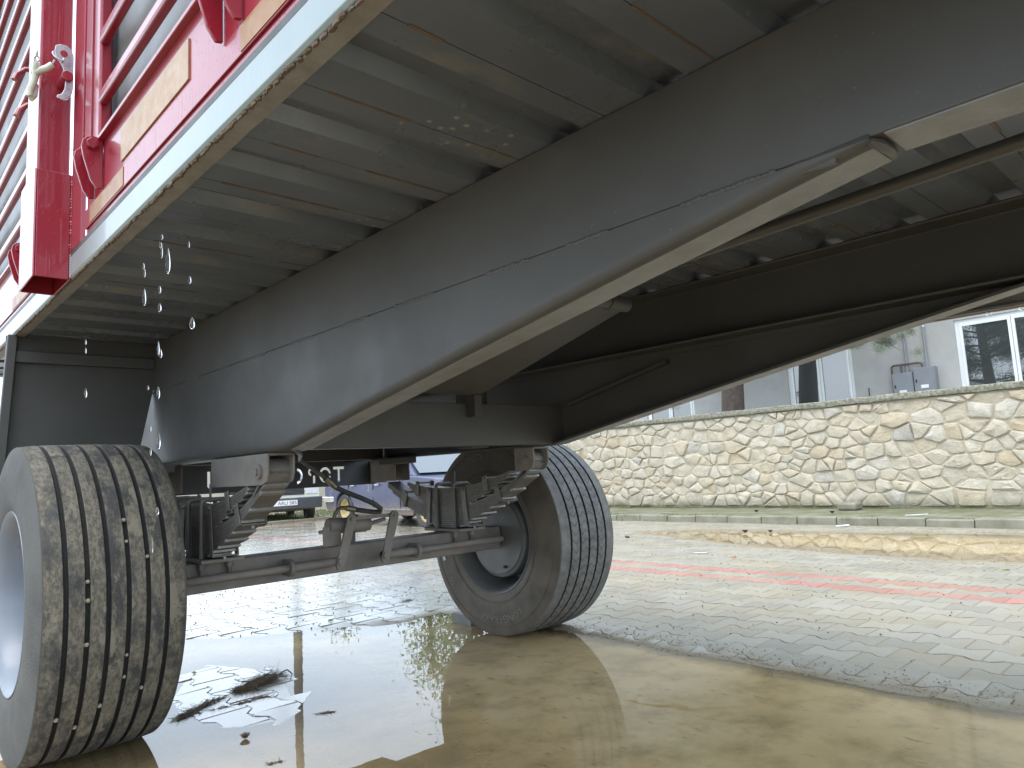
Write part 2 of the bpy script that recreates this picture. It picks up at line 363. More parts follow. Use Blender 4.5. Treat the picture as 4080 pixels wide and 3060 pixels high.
def m_carpaint(name, c1, c2, rust):
    s = NT(name); c = s.mix(s.ramp(s.noise(1.5, 5), [(0.3, 0.0), (0.7, 1.0)]), c1, c2)
    if rust:
        z = s.n('ShaderNodeSeparateXYZ'); s.l(s.pos, z.inputs[0])
        low = s.ramp(s.math('ADD', z.outputs[2], s.math('MULTIPLY', s.noise(6, 6), 0.5)), [(0.5, 1.0), (0.72, 0.0)])
        c = s.mix(s.math('MULTIPLY', low, 0.75), c, (0.2, 0.13, 0.085))
        c = s.mix(s.ramp(s.noise(4, 8, 0.7), [(0.6, 0.0), (0.68, 0.55)]), c, (0.24, 0.22, 0.24))
    s.base(c); s.set(Roughness=0.35, Coat_Weight=0.4, Coat_Roughness=0.15); return s.m

M = dict(
 chassis=m_chassis(), dusty=m_dusty(), floor=m_floor(), red=m_red(), rail=m_rail(),
 tyre_mud=m_tyre(True), tyre=m_tyre(False), paver=m_paver(False), paver_red=m_paver(True), ground=m_ground(), water=m_water(),
 stone=m_stone(), mortar=m_mortar(), coping=m_coping(), render=m_render_wall(), glass=m_glass(), walk=m_sidewalk(),
 rim_pale=simple('pale_rim_paint', (0.2, 0.225, 0.265), (0.16, 0.18, 0.21), 5, 0.35),
 rim_grey=simple('grey_rim_paint', (0.14, 0.14, 0.135), (0.1, 0.1, 0.095), 6, 0.4),
 leaf_steel=simple('spring_steel', (0.13, 0.123, 0.112), (0.19, 0.175, 0.155), 14, 0.5, 0.2, 0.25, 90),
 leaf_end=simple('pale_spring_ends', (0.34, 0.335, 0.32), (0.26, 0.25, 0.24), 20, 0.4, 0.4),
 weld=simple('weld_bead', (0.11, 0.09, 0.075), (0.2, 0.13, 0.085), 30, 0.5, 0.3, 0.4, 120),
 rust=simple('rusty_lip', (0.2, 0.18, 0.165), (0.27, 0.26, 0.25), 18, 0.55, 0.1, 0.4, 80),
 rubber=simple('hose_rubber', (0.03, 0.03, 0.03), (0.05, 0.047, 0.043), 20, 0.5),
 brass=simple('hose_fitting', (0.3, 0.27, 0.2), (0.2, 0.18, 0.14), 20, 0.4, 0.7),
 zinc=simple('zinc_steel', (0.55, 0.57, 0.58), (0.45, 0.47, 0.48), 12, 0.3, 0.85),
 sleeve=simple('chain_plastic_sleeve', (0.62, 0.62, 0.5), (0.5, 0.5, 0.4), 30, 0.25, 0, 0, 60, 0.5),
 reflector=simple('pale_orange_reflector', (0.42, 0.27, 0.15), (0.34, 0.19, 0.08), 14, 0.45, 0, 0.2, 90, 0.15),
 tape=simple('amber_tape', (0.34, 0.16, 0.03), (0.25, 0.1, 0.025), 8, 0.4, 0, 0.1, 60, 0.15),
 sheet=simple('grey_inner_sheet', (0.17, 0.18, 0.175), (0.22, 0.225, 0.22), 1.5, 0.4),
 kerb=simple('kerb_concrete', (0.25, 0.235, 0.185), (0.14, 0.135, 0.085), 4, 0.85, 0, 0.4, 50),
 block=simple('wet_block_concrete', (0.17, 0.165, 0.15), (0.24, 0.235, 0.215), 20, 0.6, 0, 0.5, 90),
 white_frame=simple('white_window_frame', (0.72, 0.74, 0.73), (0.66, 0.68, 0.67), 3, 0.35),
 box_grey=simple('meter_box_paint', (0.22, 0.235, 0.25), (0.19, 0.2, 0.215), 4, 0.45),
 pipe=simple('dark_pipe', (0.07, 0.055, 0.045), (0.11, 0.09, 0.075), 12, 0.5),
 bark=simple('pine_bark', (0.07, 0.052, 0.042), (0.13, 0.1, 0.08), 16, 0.9, 0, 1.0, 30),
 needles=m_leaf('pine_needles', (0.05, 0.085, 0.03), (0.1, 0.14, 0.045)),
 leaves=m_leaf('tree_leaves', (0.075, 0.13, 0.03), (0.13, 0.19, 0.045)),
 grass=m_leaf('grass_blades', (0.07, 0.12, 0.03), (0.14, 0.17, 0.06)),
 debris=m_leaf('wet_straw', (0.07, 0.04, 0.022), (0.16, 0.11, 0.06), 0.6),
 cone=m_leaf('wet_cone', (0.12, 0.065, 0.04), (0.2, 0.11, 0.07), 0.6),
 yleaf=m_leaf('yellow_green_leaf', (0.28, 0.3, 0.05), (0.2, 0.26, 0.05)),
 paper=simple('litter_white', (0.7, 0.7, 0.68), None, 4, 0.5), litter=simple('litter_dark', (0.05, 0.05, 0.06), None, 4, 0.5),
 drop=m_glassdrop(),
 blue=m_carpaint('faded_blue_paint', (0.045, 0.05, 0.1), (0.065, 0.07, 0.125), True),
 cream=m_carpaint('cream_paint', (0.68, 0.66, 0.56), (0.62, 0.6, 0.5), False),
 plastic=simple('dark_bumper_plastic', (0.05, 0.055, 0.065), (0.075, 0.08, 0.09), 4, 0.45),
 chrome=simple('chrome', (0.75, 0.75, 0.75), (0.65, 0.65, 0.65), 6, 0.12, 1.0, 0, 60, 0, 0.05),
 gold=simple('gold_rim', (0.55, 0.45, 0.25), (0.45, 0.36, 0.18), 8, 0.35, 0.3),
 plate=simple('plate_white', (0.75, 0.75, 0.73), (0.68, 0.68, 0.66), 4, 0.4), black=simple('black_print', (0.012, 0.012, 0.012), None, 4, 0.5),
 farwall=simple('beige_far_wall', (0.5, 0.46, 0.38), (0.42, 0.39, 0.32), 0.8, 0.9, 0, 0.2, 20),
 pole=simple('pole_concrete', (0.3, 0.26, 0.2), (0.24, 0.21, 0.16), 3, 0.9),
 tiles=simple('clay_roof', (0.3, 0.12, 0.07), (0.24, 0.1, 0.06), 5, 0.8, 0, 0.4, 20),
 patch=simple('primer_patch', (0.36, 0.38, 0.38), (0.3, 0.32, 0.32), 30, 0.5, 0, 0.6, 60),
 flange=simple('flange_painted_light', (0.17, 0.172, 0.175), (0.225, 0.227, 0.23), 9, 0.45, 0, 0.25, 120), letter=simple('raised_rubber_letter', (0.2, 0.19, 0.175), None, 10, 0.6),  # flange: light reflected onto the beam undersides, put into a pale colour
 groove=simple('dark_groove_rubber', (0.012, 0.012, 0.012), (0.022, 0.02, 0.018), 30, 0.8), wet_grit=simple('wet_grit', (0.2, 0.17, 0.12), (0.32, 0.28, 0.21), 60, 0.6),
 lamp=simple('lens_white', (0.7, 0.72, 0.75), None, 4, 0.1),
)
# ------------------------------------------------------------------ ground heights
def sdpoly(px, py, poly):            # negative inside
    d = 1e9; ins = False; n = len(poly)
    for i in range(n):
        ax, ay = poly[i]; bx, by = poly[(i+1) % n]
        ex, ey = bx-ax, by-ay; wx, wy = px-ax, py-ay
        t = max(0.0, min(1.0, (wx*ex+wy*ey)/(ex*ex+ey*ey))); dx, dy = wx-ex*t, wy-ey*t
        d = min(d, dx*dx+dy*dy)
        if (ay > py) != (by > py) and px < (bx-ax)*(py-ay)/(by-ay)+ax: ins = not ins
    return -math.sqrt(d) if ins else math.sqrt(d)
PUD = [(2.94,-2.2),(2.95,0.7),(2.92,1.0),(2.91,1.5),(2.94,1.9),(2.95,2.3),(2.9,2.7),(3.02,3.1),(2.98,3.5),(2.86,3.76),(2.48,3.80),(2.16,4.06),(1.83,4.23),(1.56,4.44),(1.0,4.75),(0.2,4.9),(-1.5,4.6),(-2.0,0.0),(-1.0,-2.2)]
ISL = [(1.19,3.72),(1.45,3.78),(1.5,3.42),(1.47,3.15),(1.46,2.9),(1.28,2.74),(1.16,2.76),(1.08,2.86),(1.07,3.05),(1.06,3.3)]
KPD = [(6.75,-2.5),(6.55,1.5),(6.6,2.9),(6.75,3.4),(6.95,4.0),(7.15,4.7),(7.6,5.7),(7.95,5.2),(8.1,4.0),(8.45,2.0),(8.55,-2.5)]
def sediment(x, y):                  # silt washed up along the shoreline
    if not (2.2 < x < 3.5 and -3 < y < 3.6): return 0.0
    s = sdpoly(x, y, PUD); return 0.008*math.exp(-((s+0.005)/0.06)**2)*(0.75+0.5*mnoise.noise(Vector((x*7, y*7, 2))))
def g(x, y):
    n = mnoise.noise(Vector((x*1.7, y*1.7, 3.1)))
    n2 = mnoise.noise(Vector((x*6.0, y*6.0, 8.1)))
    h = 0.011+0.004*n
    if -2.6 < x < 3.6 and -3 < y < 5.6:
        s = sdpoly(x, y, PUD)+0.09*n+0.04*n2
        h = max(-0.011-0.023*max(0.0, min(1.0, (x-1.35)/0.8)), min(0.011+0.003*n, s*(0.2 if x > 2.3 and y < 3.2 else 0.085))) if s < 0 else min(0.011+0.004*n, s*0.06)
        if h < 0 and 0.7 < x < 1.9 and 2.3 < y < 4.3:
            s2 = sdpoly(x, y, ISL)+0.07*n
            h = max(h, min(0.0028, -s2*0.05+0.0006)+0.0012*n2)
    elif 5.8 < x < 9.0 and y < 6.4:
        s = sdpoly(x, y, KPD)+0.12*n
        h = max(-0.02, s*0.04) if s < 0 else min(0.011+0.004*n, s*0.05)
    return h

# ground: one sheet out to the horizon, finer where it is seen
gx = [-300,-60,-12,-4]+[-2.6+0.1*i for i in range(50)]+[2.4+.03*i for i in range(34)]+[3.42+0.1*i for i in range(62)]+[10.5,13,20,60,300]
gy = [-300,-60,-12,-4]+[-2.6+0.1*i for i in range(176)]+[16,20,30,60,300]
mb = MB(); nx = len(gx)
for y in gy:
    for x in gx: mb.v.append((x, y, (g(x, y)-0.004+sediment(x, y)) if (-3 < x < 9.7 and -3 < y < 15.2) else -0.004))
mb.f = [(j*nx+i, j*nx+i+1, (j+1)*nx+i+1, (j+1)*nx+i) for j in range(len(gy)-1) for i in range(nx-1)]
ground = mb.build('ground', M['ground'], smooth=180); tag(ground, kind='structure')

# pavers: double-T blocks, columns along Y at pitch PX, half-bond
PX, PY, DL = 0.163, 0.212, 0.0185
def paver_outline(gap=0.0032):
    a, b = PX/2, PY/2; e = gap/2
    half = [(b-e, a+DL-e), (b-0.030, a+DL-e), (b-0.072, a-DL-e), (-(b-0.072), a-DL-e), (-(b-0.030), a+DL-e), (-(b-e), a+DL-e)]
    pts = [(x, y) for (y, x) in half]
    return pts+[(-x, -y) for (x, y) in pts]
OUT = paver_outline()
def paver_geo(ch=0.004):
    n = len(OUT); vs = []
    for z, k in ((-0.05, 0.0), (-0.005, 0.0), (0.0, ch)):
        for (x, y) in OUT: vs.append((x-math.copysign(min(k, abs(x)), x), y-math.copysign(min(k, abs(y)), y), z))
    fs = [(r*n+(i+1) % n, r*n+i, (r+1)*n+i, (r+1)*n+(i+1) % n) for r in range(2) for i in range(n)]
    # top as a fan of two quads plus strip, n-gon kept whole
    fs.append(tuple(range(2*n, 3*n))[::-1])
    return vs, fs
PV, PF = paver_geo()
def paver_mesh(mat):
    mbp = MB().add(PV, PF); me = mbp.mesh('paver', mat, 30); recal(me); return me
pm_grey, pm_red = paver_mesh(M['paver']), paver_mesh(M['paver_red'])
pavement = bpy.data.objects.new('pavement', None); COL.objects.link(pavement); pavement['_loc'] = [0, 0, 0]; tag(pavement, kind='structure')
REDROWS = {round(4.835/PX), round(4.835/PX)+2}
cells = []
for ci in range(-2, 56):
    for cj in range(-8, 70):
        x = ci*PX; y = (cj+0.5*(ci % 2))*PY
        if x > 8.93 or y > 14.55: continue
        v = Vector((x, y, -0.9)); dpt = v.dot(fw)
        if dpt < 0.4: continue
        sx, sy = v.dot(r2)/dpt*1538.9, -v.dot(u2)/dpt*1538.9
        if not (-1250 < sx < 1250 and sy < 960): continue
        h = g(x, y)
        vis = abs(sx) < 1090 and sy < 815 and h > -0.006 and not (x < 0.95 and y < 4.2)
        # hidden behind the left tyre or above the axle line
        if sx < -690: vis = False
        area = 1.0/(dpt*dpt)*abs(0.9/v.length)
        cells.append((area if vis else -1, ci, cj, x, y, h))
cells.sort(key=lambda c: -c[0])
rest = {False: MB(), True: MB()}; tints = {False: [], True: []}
for idx, (ar, ci, cj, x, y, h) in enumerate(cells):
    red = (ci in REDROWS) or (cj >= 67 and ci > 26)
    gx_, gy_ = (g(x+0.07, y)-g(x-0.07, y))/0.14, (g(x, y+0.09)-g(x, y-0.09))/0.18
    jit = random.uniform(-0.0016, 0.0016)
    tx, ty = -gx_+random.uniform(-0.006, 0.006), -gy_+random.uniform(-0.006, 0.006)
    nrm = Vector((tx, ty, 1)).normalized()
    rot = Vector((0, 0, 1)).rotation_difference(nrm).to_matrix().to_4x4()
    mat = Matrix.Translation((x, y, h+jit)) @ rot @ Matrix.Rotation(random.uniform(-0.008, 0.008), 4, 'Z')
    if idx < 300 and ar > 0:
        o = bpy.data.objects.new('paver', pm_red if red else pm_grey); COL.objects.link(o); o.parent = pavement; o.matrix_local = mat
    else:
        rest[red].add([mat @ Vector(p) for p in PV], PF); tints[red] += [random.random()]*len(PV)
for red in (False, True):
    if not rest[red].v: continue
    o = rest[red].build('red_paver_field' if red else 'paver_field', M['paver_red'] if red else M['paver'], pavement, smooth=30); recal(o.data)
    a = o.data.attributes.new('tint', 'FLOAT', 'POINT'); a.data.foreach_set('value', tints[red]); tag(o, kind='stuff')

# puddle water: level sheets with their depth stored for turbidity
def water(name, x0, x1, y0, y1, step):
    mbw = MB(); nx_ = int((x1-x0)/step)+1; ny_ = int((y1-y0)/step)+1; dep = []
    for j in range(ny_):
        for i in range(nx_):
            x, y = x0+i*step, y0+j*step; mbw.v.append((x, y, 0.0)); dep.append(max(0.0, -g(x, y)))
    keep = []
    for j in range(ny_-1):
        for i in range(nx_-1):
            q = (j*nx_+i, j*nx_+i+1, (j+1)*nx_+i+1, (j+1)*nx_+i)
            if any(g(mbw.v[k][0], mbw.v[k][1]) < 0.008 for k in q): keep.append(q)
    mbw.f = keep; o = bpy.data.objects.new(name, bpy.data.meshes.new(name)); o.data.from_pydata(mbw.v, [], mbw.f)
    o.data.materials.append(M['water']); COL.objects.link(o)
    a = o.data.attributes.new('depth', 'FLOAT', 'POINT'); a.data.foreach_set('value', dep)
    return tag(o, kind='structure')
water('puddle', -1.9, 3.3, -2.1, 5.1, 0.06); water('puddle', 6.2, 8.9, -2.5, 6.2, 0.1)

# kerb and pavement strip along the wall
kerb = bpy.data.objects.new('kerb', None); COL.objects.link(kerb); kerb['_loc'] = [0, 0, 0]; tag(kerb, kind='structure')
y = -3.0
for i in range(28):
    L = random.uniform(0.46, 0.52) ; z = 0.10+random.uniform(-0.012, 0.008)
    k = MB().prism([(9.0+random.uniform(-.01, .01), -0.06), (9.02, z-0.012), (9.035, z), (9.14, z), (9.14, -0.06)], 'y', y, y+L-0.01)
    k.build('kerb_stone', M['kerb'], kerb, smooth=0, bevel=0.004, seg=1); y += L
sw = MB().box(9.145, 10.64, -3, 14, -0.05, 0.092).build('sidewalk', M['walk'], smooth=0); tag(sw, kind='structure')

# ------------------------------------------------------------------ stone wall
WX, WB, WT = 10.6, 0.1, 1.575
wall = thing('stone_wall', 'long rubble stone boundary wall of cream limestone with mossy concrete coping', 'wall', (WX, 4.0, WB))
MB().box(WX-0.003, WX+0.36, -3, 13, WB, WT-0.004).build('mortar', M['mortar'], wall, smooth=0)
mb = MB(); ys = [-3+0.08*i for i in range(201)]
sec = [(WX-0.05, 0.0), (WX-0.06, 0.03), (WX-0.055, 0.075), (WX-0.03, 0.085), (WX+0.42, 0.085), (WX+0.42, 0.0)]
for y in ys:
    for (x, z) in sec: mb.v.append((x+0.012*mnoise.noise(Vector((x*9, y*7, z*20))), y, WT+z+0.01*mnoise.noise(Vector((y*5, x, z*9+4)))))
n = len(sec); mb.f = [(j*n+i, j*n+(i+1) % n, (j+1)*n+(i+1) % n, (j+1)*n+i) for j in range(len(ys)-1) for i in range(n)]
cp = mb.build('coping', M['coping'], wall, smooth=40); recal(cp.data)
def clip(poly, px, py, qx, qy):      # keep the side nearer to p
    mx, my, nx_, ny_ = (px+qx)/2, (py+qy)/2, qx-px, qy-py; out = []
    for i in range(len(poly)):
        a, b = poly[i], poly[(i+1) % len(poly)]
        da = (a[0]-mx)*nx_+(a[1]-my)*ny_; db = (b[0]-mx)*nx_+(b[1]-my)*ny_
        if da <= 0: out.append(a)
        if (da < 0) != (db < 0) and abs(da-db) > 1e-9:
            t = da/(da-db); out.append((a[0]+(b[0]-a[0])*t, a[1]+(b[1]-a[1])*t))
    return out
rs = random.Random(21); seeds = []
SX = 0.62                           # stones wider than high: squeeze y before the cells
z = WB+0.08; row = 0
while z < WT-0.02:
    hrow = rs.uniform(0.13, 0.25); y = -3+rs.uniform(0, 0.3)
    while y < 13:
        wd = rs.choice([0.13, 0.2, 0.26, 0.33, 0.4, 0.46])
        seeds.append(((y+wd/2+rs.uniform(-.03, .03))*SX, z+hrow/2+rs.uniform(-.045, .045)))
        if rs.random() < 0.38: seeds.append(((y+wd+rs.uniform(-.02, .02))*SX, z+rs.uniform(0, hrow)))
        y += wd
    z += hrow; row += 1
far = MB(); count = 0
for (px, pz) in seeds:
    poly = [(px-0.5, WB+0.015), (px+0.5, WB+0.015), (px+0.5, WT-0.012), (px-0.5, WT-0.012)]
    for (qx, qz) in seeds:
        if (qx, qz) != (px, pz) and abs(qx-px) < 0.6 and abs(qz-pz) < 0.6: poly = clip(poly, px, pz, qx, qz)
    if len(poly) < 3: continue
    poly = [(a/SX, b) for a, b in poly]
    cy = sum(p[0] for p in poly)/len(poly); cz = sum(p[1] for p in poly)/len(poly)
    size = max(0.05, min(max(p[0] for p in poly)-min(p[0] for p in poly), max(p[1] for p in poly)-min(p[1] for p in poly)))
    joint = rs.uniform(0.002, 0.009)/size*2
    if joint > 0.5: continue
    poly = [(cy+(a-cy)*(1-joint), cz+(b-cz)*(1-joint)) for a, b in poly]
    cut = []                         # knock the corners off, then wobble
    for i in range(len(poly)):
        a, b = poly[i], poly[(i+1) % len(poly)]; t = rs.uniform(.02, .12)
        cut += [(a[0]+(b[0]-a[0])*t, a[1]+(b[1]-a[1])*t), (b[0]+(a[0]-b[0])*t, b[1]+(a[1]-b[1])*t)]
        if math.dist(a, b) > 0.14: cut.insert(-1, ((a[0]+b[0])/2+rs.uniform(-.008, .008), (a[1]+b[1])/2+rs.uniform(-.008, .008)))
    pr = rs.uniform(0.008, 0.036); m = len(cut); tl, tz = rs.uniform(-.05, .05), rs.uniform(-.06, .06)
    vs = [(WX+0.04, a, b) for a, b in cut]+[(WX+0.008-pr*0.35, a, b) for a, b in cut]
    for k2, pk in ((0.86, 1.0), (0.48, 1.25)):
        for a, b in cut:
            yy, zz = cy+(a-cy)*k2, cz+(b-cz)*k2
            vs.append((WX-pr*pk+(yy-cy)*tl+(zz-cz)*tz+0.022*mnoise.noise(Vector((yy*11, zz*11, px*3))), yy, zz))
    vs.append((WX-pr*1.3, cy, cz))
    fs = [(r_*m+(i+1) % m, r_*m+i, (r_+1)*m+i, (r_+1)*m+(i+1) % m) for r_ in range(3) for i in range(m)]+[(3*m+(i+1) % m, 3*m+i, 4*m) for i in range(m)]
    if 1.3 < cy < 9.6 and count < 298:
        o = MB().add(vs, fs).build('stone', M['stone'], wall, smooth=22); recal(o.data); count += 1
    else: far.add(vs, fs)
o = far.build('stone_field', M['stone'], wall, smooth=38); recal(o.data); tag(o, kind='stuff')

# ------------------------------------------------------------------ building behind the wall
BX = 14.0
bld = thing('house', 'grey cement rendered house behind the stone wall with white framed windows', 'building', (BX, 4, 0))
wins = [(3.6, 1.2, 1.75, 3.06), (6.66, 5.36, 1.75, 3.06), (10.2, 8.9, 1.75, 3.06)]       # y left, y right, z0, z1
# wall face with openings, built from butted panels
edges = [-4.0]+[v for w_ in sorted(wins, key=lambda q: q[1]) for v in (w_[1], w_[0])]+[15.0]
mb = MB()
for i in range(0, len(edges), 2): mb.box(BX, BX+0.25, edges[i], edges[i+1], 0, 6.0)
for (ya, yb, z0, z1) in wins:
    mb.box(BX+0.001, BX+0.25, yb, ya, 0, z0); mb.box(BX+0.001, BX+0.25, yb, ya, z1, 6.0)
mb.build('wall', M['render'], bld, smooth=0)
MB().box(BX+0.25, BX+8, -4, 15.0, 0, 6.0).build('rear_block', M['render'], bld, smooth=0)
rf = MB().box(BX-0.6, BX+8.5, -4.6, 15.6, 6.0, 6.18).build('roof', M['tiles'], bld, smooth=0)
for (ya, yb, z0, z1) in wins:
    wn = MB()
    for (a, b) in ((ya, ya-0.06), (yb+0.06, yb)): wn.box(BX+0.03, BX+0.09, b, a, z0, z1)
    wn.box(BX+0.03, BX+0.09, yb+0.06, ya-0.06, z1-0.06, z1); wn.box(BX+0.03, BX+0.09, yb+0.06, ya-0.06, z0, z0+0.06)
    W_ = wn.build('window', M['white_frame'], bld, smooth=0)
    yy = ya-0.06; tot = ya-yb-0.12; n = 3 if tot > 1.2 else 2; pw = tot/n
    for k in range(n):
        a, b = yy-k*pw, yy-(k+1)*pw
        s_ = MB()
        s_.box(BX+0.02, BX+0.08, b+0.004, b+0.05, z0+0.062, z1-0.062).box(BX+0.02, BX+0.08, a-0.05, a-0.004, z0+0.062, z1-0.062)
        s_.box(BX+0.02, BX+0.08, b+0.05, a-0.05, z1-0.115, z1-0.062).box(BX+0.02, BX+0.08, b+0.05, a-0.05, z0+0.062, z0+0.115)
        s_.build('sash', M['white_frame'], W_, smooth=0)
        MB().box(BX+0.045, BX+0.055, b+0.051, a-0.051, z0+0.116, z1-0.116).build('pane', M['glass'], W_, smooth=0)
for nm, ya, yb, z1, lab in (('meter_box', 4.64, 4.29, 2.25, 'left grey metal meter box with two pipes on the house wall'), ('meter_box', 4.285, 3.93, 2.31, 'right, slightly taller grey metal meter box on the house wall')):
    t = thing(nm, lab, 'meter box', (13.9, (ya+yb)/2, z1-0.5))
    MB().box(13.82, 13.998, yb+0.005, ya-0.005, z1-0.55, z1).build('case', M['box_grey'], t, bevel=0.006)
    MB().box(13.812, 13.822, yb+0.02, ya-0.02, z1-0.53, z1-0.02).build('door', M['box_grey'], t, bevel=0.003)
    MB().box(13.8, 13.814, ya-0.06, ya-0.04, z1-0.26, z1-0.21).build('lock', M['black'], t)
    MB().box(13.808, 13.814, yb+0.12, yb+0.24, z1-0.37, z1-0.31).build('label_plate', M['plate'], t)
    MB().tube([(13.95, (ya+yb)/2+(-0.06 if ya > 4.5 else -0.03), z1-0.05), (13.95, (ya+yb)/2+(-0.06 if ya > 4.5 else -0.03), 4.5)], 0.024, 8).build('pipe', M['box_grey'], t)
t = thing('conduit_loop', 'dark brown pipe loop linking the two meter boxes on the house wall', 'pipe', (13.95, 4.4, 2.2))
pth = [(13.93, 4.66, 1.8), (13.93, 4.66, 2.36)]+[(13.93, 4.66-0.05*(1-math.cos(a)), 2.36+0.05*math.sin(a)) for a in (R(30), R(60), R(90))]+[(13.93, 4.2-0.05*math.sin(a)+0.0, 2.36+0.05*math.cos(a)) for a in (0, R(30), R(60), R(90))]+[(13.93, 4.15, 2.28)]
MB().tube(pth, 0.02, 8).build('pipe_run', M['pipe'], t)
MB().tube([(13.93, 4.5, 2.41), (13.93, 4.5, 2.2)], 0.02, 8).build('pipe_branch', M['pipe'], t)
t = MB().tube([(13.95, 5.1, 1.5), (13.95, 5.1, 2.06)], 0.012, 6).build('short_conduit', M['pipe']); tag(t, 'short thin dark conduit stub on the house wall left of the meter boxes', 'pipe')

# ------------------------------------------------------------------ pine tree
def needle_cluster(mb, c, rad, cnt, rnd, axis=None, ln=0.13, wd=0.0022):
    for _ in range(cnt):
        d = Vector((rnd.gauss(0, 1), rnd.gauss(0, 1), rnd.gauss(0, 1)+0.35)).normalized()
        if axis: d = (d+Vector(axis)*0.6).normalized()
        p = Vector(c)+Vector((rnd.gauss(0, 1), rnd.gauss(0, 1), rnd.gauss(0, .7)))*rad
        s_ = d.orthogonal().normalized()*wd; l = ln*rnd.uniform(.6, 1.15)
        mb.add([p-s_, p+s_, p+d*l+Vector((0, 0, -l*0.12))], [(0, 1, 2)])
rp_ = random.Random(5)
pine = thing('pine_tree', 'pine tree with dark fissured trunk standing between the stone wall and the house', 'tree', (12.4, 7.05, 0))
MB().tube([(12.4, 7.12, 0), (12.4, 7.08, 1.2), (12.42, 7.02, 2.2), (12.45, 6.9, 3.6), (12.4, 6.8, 5.2), (12.4, 6.7, 7.2)], [0.25, 0.225, 0.205, 0.17, 0.12, 0.05], 14).build('trunk', M['bark'], pine)
br, nd = MB(), MB()
def branch(p0, p1, r, clusters, rad, cnt):
    p0, p1 = Vector(p0), Vector(p1); mid = (p0+p1)/2+Vector((0, 0, 0.12))
    br.tube([p0, mid, p1], [r, r*.7, r*.3], 6)
    for i in range(clusters):
        t = 0.35+0.65*i/max(1, clusters-1); q = p0*(1-t)**2+mid*2*t*(1-t)+p1*t*t if t < 1 else p1
        q = q+Vector((rp_.gauss(0, .12), rp_.gauss(0, .12), rp_.gauss(0, .06)))
        needle_cluster(nd, q, rad, cnt, rp_, None, .13 if rad < .1 else .2, .0022 if rad < .1 else .006)
# the spray seen under the chassis, then the rest of the crown above
branch((12.4, 6.8, 3.3), (12.0, 4.9, 2.68), 0.03, 7, 0.07, 150)
branch((12.0, 4.9, 2.7), (12.0, 3.95, 2.62), 0.014, 9, 0.05, 160)
branch((12.0, 4.4, 2.66), (12.0, 3.85, 2.42), 0.01, 6, 0.04, 130)
branch((12.0, 4.2, 2.66), (12.0, 3.62, 2.7), 0.01, 5, 0.035, 110)
branch((12.4, 7.2, 2.3), (12.0, 8.15, 1.98), 0.012, 4, 0.045, 70)
for i in range(46):
    a = rp_.uniform(0, 6.283); z0 = rp_.uniform(3.2, 7.0); L = (7.9-z0)*0.55+rp_.uniform(.2, .7)
    p0 = (12.42, 6.85, z0)
    branch(p0, (12.42+math.cos(a)*L*(0.6 if math.cos(a) > 0 else 1), 6.85+math.sin(a)*L, z0+rp_.uniform(-.25, .5)), 0.03, 8, 0.2, 110)
br.build('branches', M['bark'], pine); nd.build('crown', M['needles'], pine, smooth=0)

# second pine across the street: the house windows mirror it
pine2 = thing('pine_tree', 'large pine across the street, seen only as its reflection in the house windows', 'tree', (-9.0, 8.5, 0))
MB().tube([(-9, 8.5, 0), (-9, 8.4, 3), (-8.9, 8.5, 6), (-9, 8.5, 10)], [.28, .24, .16, .05], 12).build('trunk', M['bark'], pine2)
br, nd = MB(), MB()
def needle_cluster2(c): needle_cluster(nd, c, 0.3, 70, rp_, None, 0.36, .012)
for i in range(60):
    a = rp_.uniform(0, 6.283); z0 = rp_.uniform(2.6, 9.4); L = (10.6-z0)*0.42+rp_.uniform(.3, .9); p0 = Vector((-9, 8.5, z0)); p1 = p0+Vector((math.cos(a)*L, math.sin(a)*L, rp_.uniform(-.2, .7)))
    br.tube([p0, (p0+p1)/2+Vector((0, 0, .15)), p1], [.05, .03, .012], 5)
    for k in range(8): needle_cluster2(p0.lerp(p1, .3+.1*k)+Vector((rp_.gauss(0, .15), rp_.gauss(0, .15), rp_.gauss(0, .1))))
for v in range(0): pass
br.build('branches', M['bark'], pine2); nd.build('crown', M['needles'], pine2, smooth=0)

# ------------------------------------------------------------------ trees, pole and far wall beyond the cars
def leafy_tree(x, y, ht, sp, seed, label, n=2600, mat='leaves'):
    rr = random.Random(seed); t = thing('tree', label, 'tree', (x, y, 0), 'broadleaf trees beyond the parked cars')
    MB().tube([(x, y, 0), (x+.05, y, ht*.3), (x-.05, y+.1, ht*.6), (x, y, ht*.9)], [.16, .13, .09, .03], 10).build('trunk', M['bark'], t)
    b, l = MB(), MB(); tips = []
    for i in range(34):
        a = rr.uniform(0, 6.283); z0 = rr.uniform(.28, .85)*ht; L = sp*rr.uniform(.4, 1)*(1.15-z0/ht)
        p1 = Vector((x+math.cos(a)*L, y+math.sin(a)*L, min(ht, z0+L*rr.uniform(.5, 1.3))))
        b.tube([(x, y, z0), (Vector((x, y, z0))+p1)/2+Vector((0, 0, .1)), p1], [.04, .025, .01], 5); tips.append(p1)
    for i in range(n):
        tp = rr.choice(tips); p = tp+Vector((rr.gauss(0, .35), rr.gauss(0, .35), rr.gauss(0, .4)))
        d = Vector((rr.gauss(0, 1), rr.gauss(0, 1), rr.gauss(0, 1))).normalized(); s_ = d.orthogonal().normalized()
        L = rr.uniform(.1, .18); l.add([p, p+d*L*.5+s_*L*.32, p+d*L, p+d*L*.5-s_*L*.32], [(0, 1, 2, 3)])
    b.build('branches', M['bark'], t); l.build('crown', M['leaves'], t, smooth=0)
leafy_tree(18.6, 25.5, 8.3, 2.4, 3, 'slender pale green tree mirrored in the middle of the puddle')
leafy_tree(21.6, 27.0, 7.9, 2.6, 4, 'bushy green tree mirrored beside the far wheel in the puddle')
leafy_tree(15.6, 27.5, 5.9, 1.5, 9, 'small low tree beside the concrete pole beyond the cars', 1500)
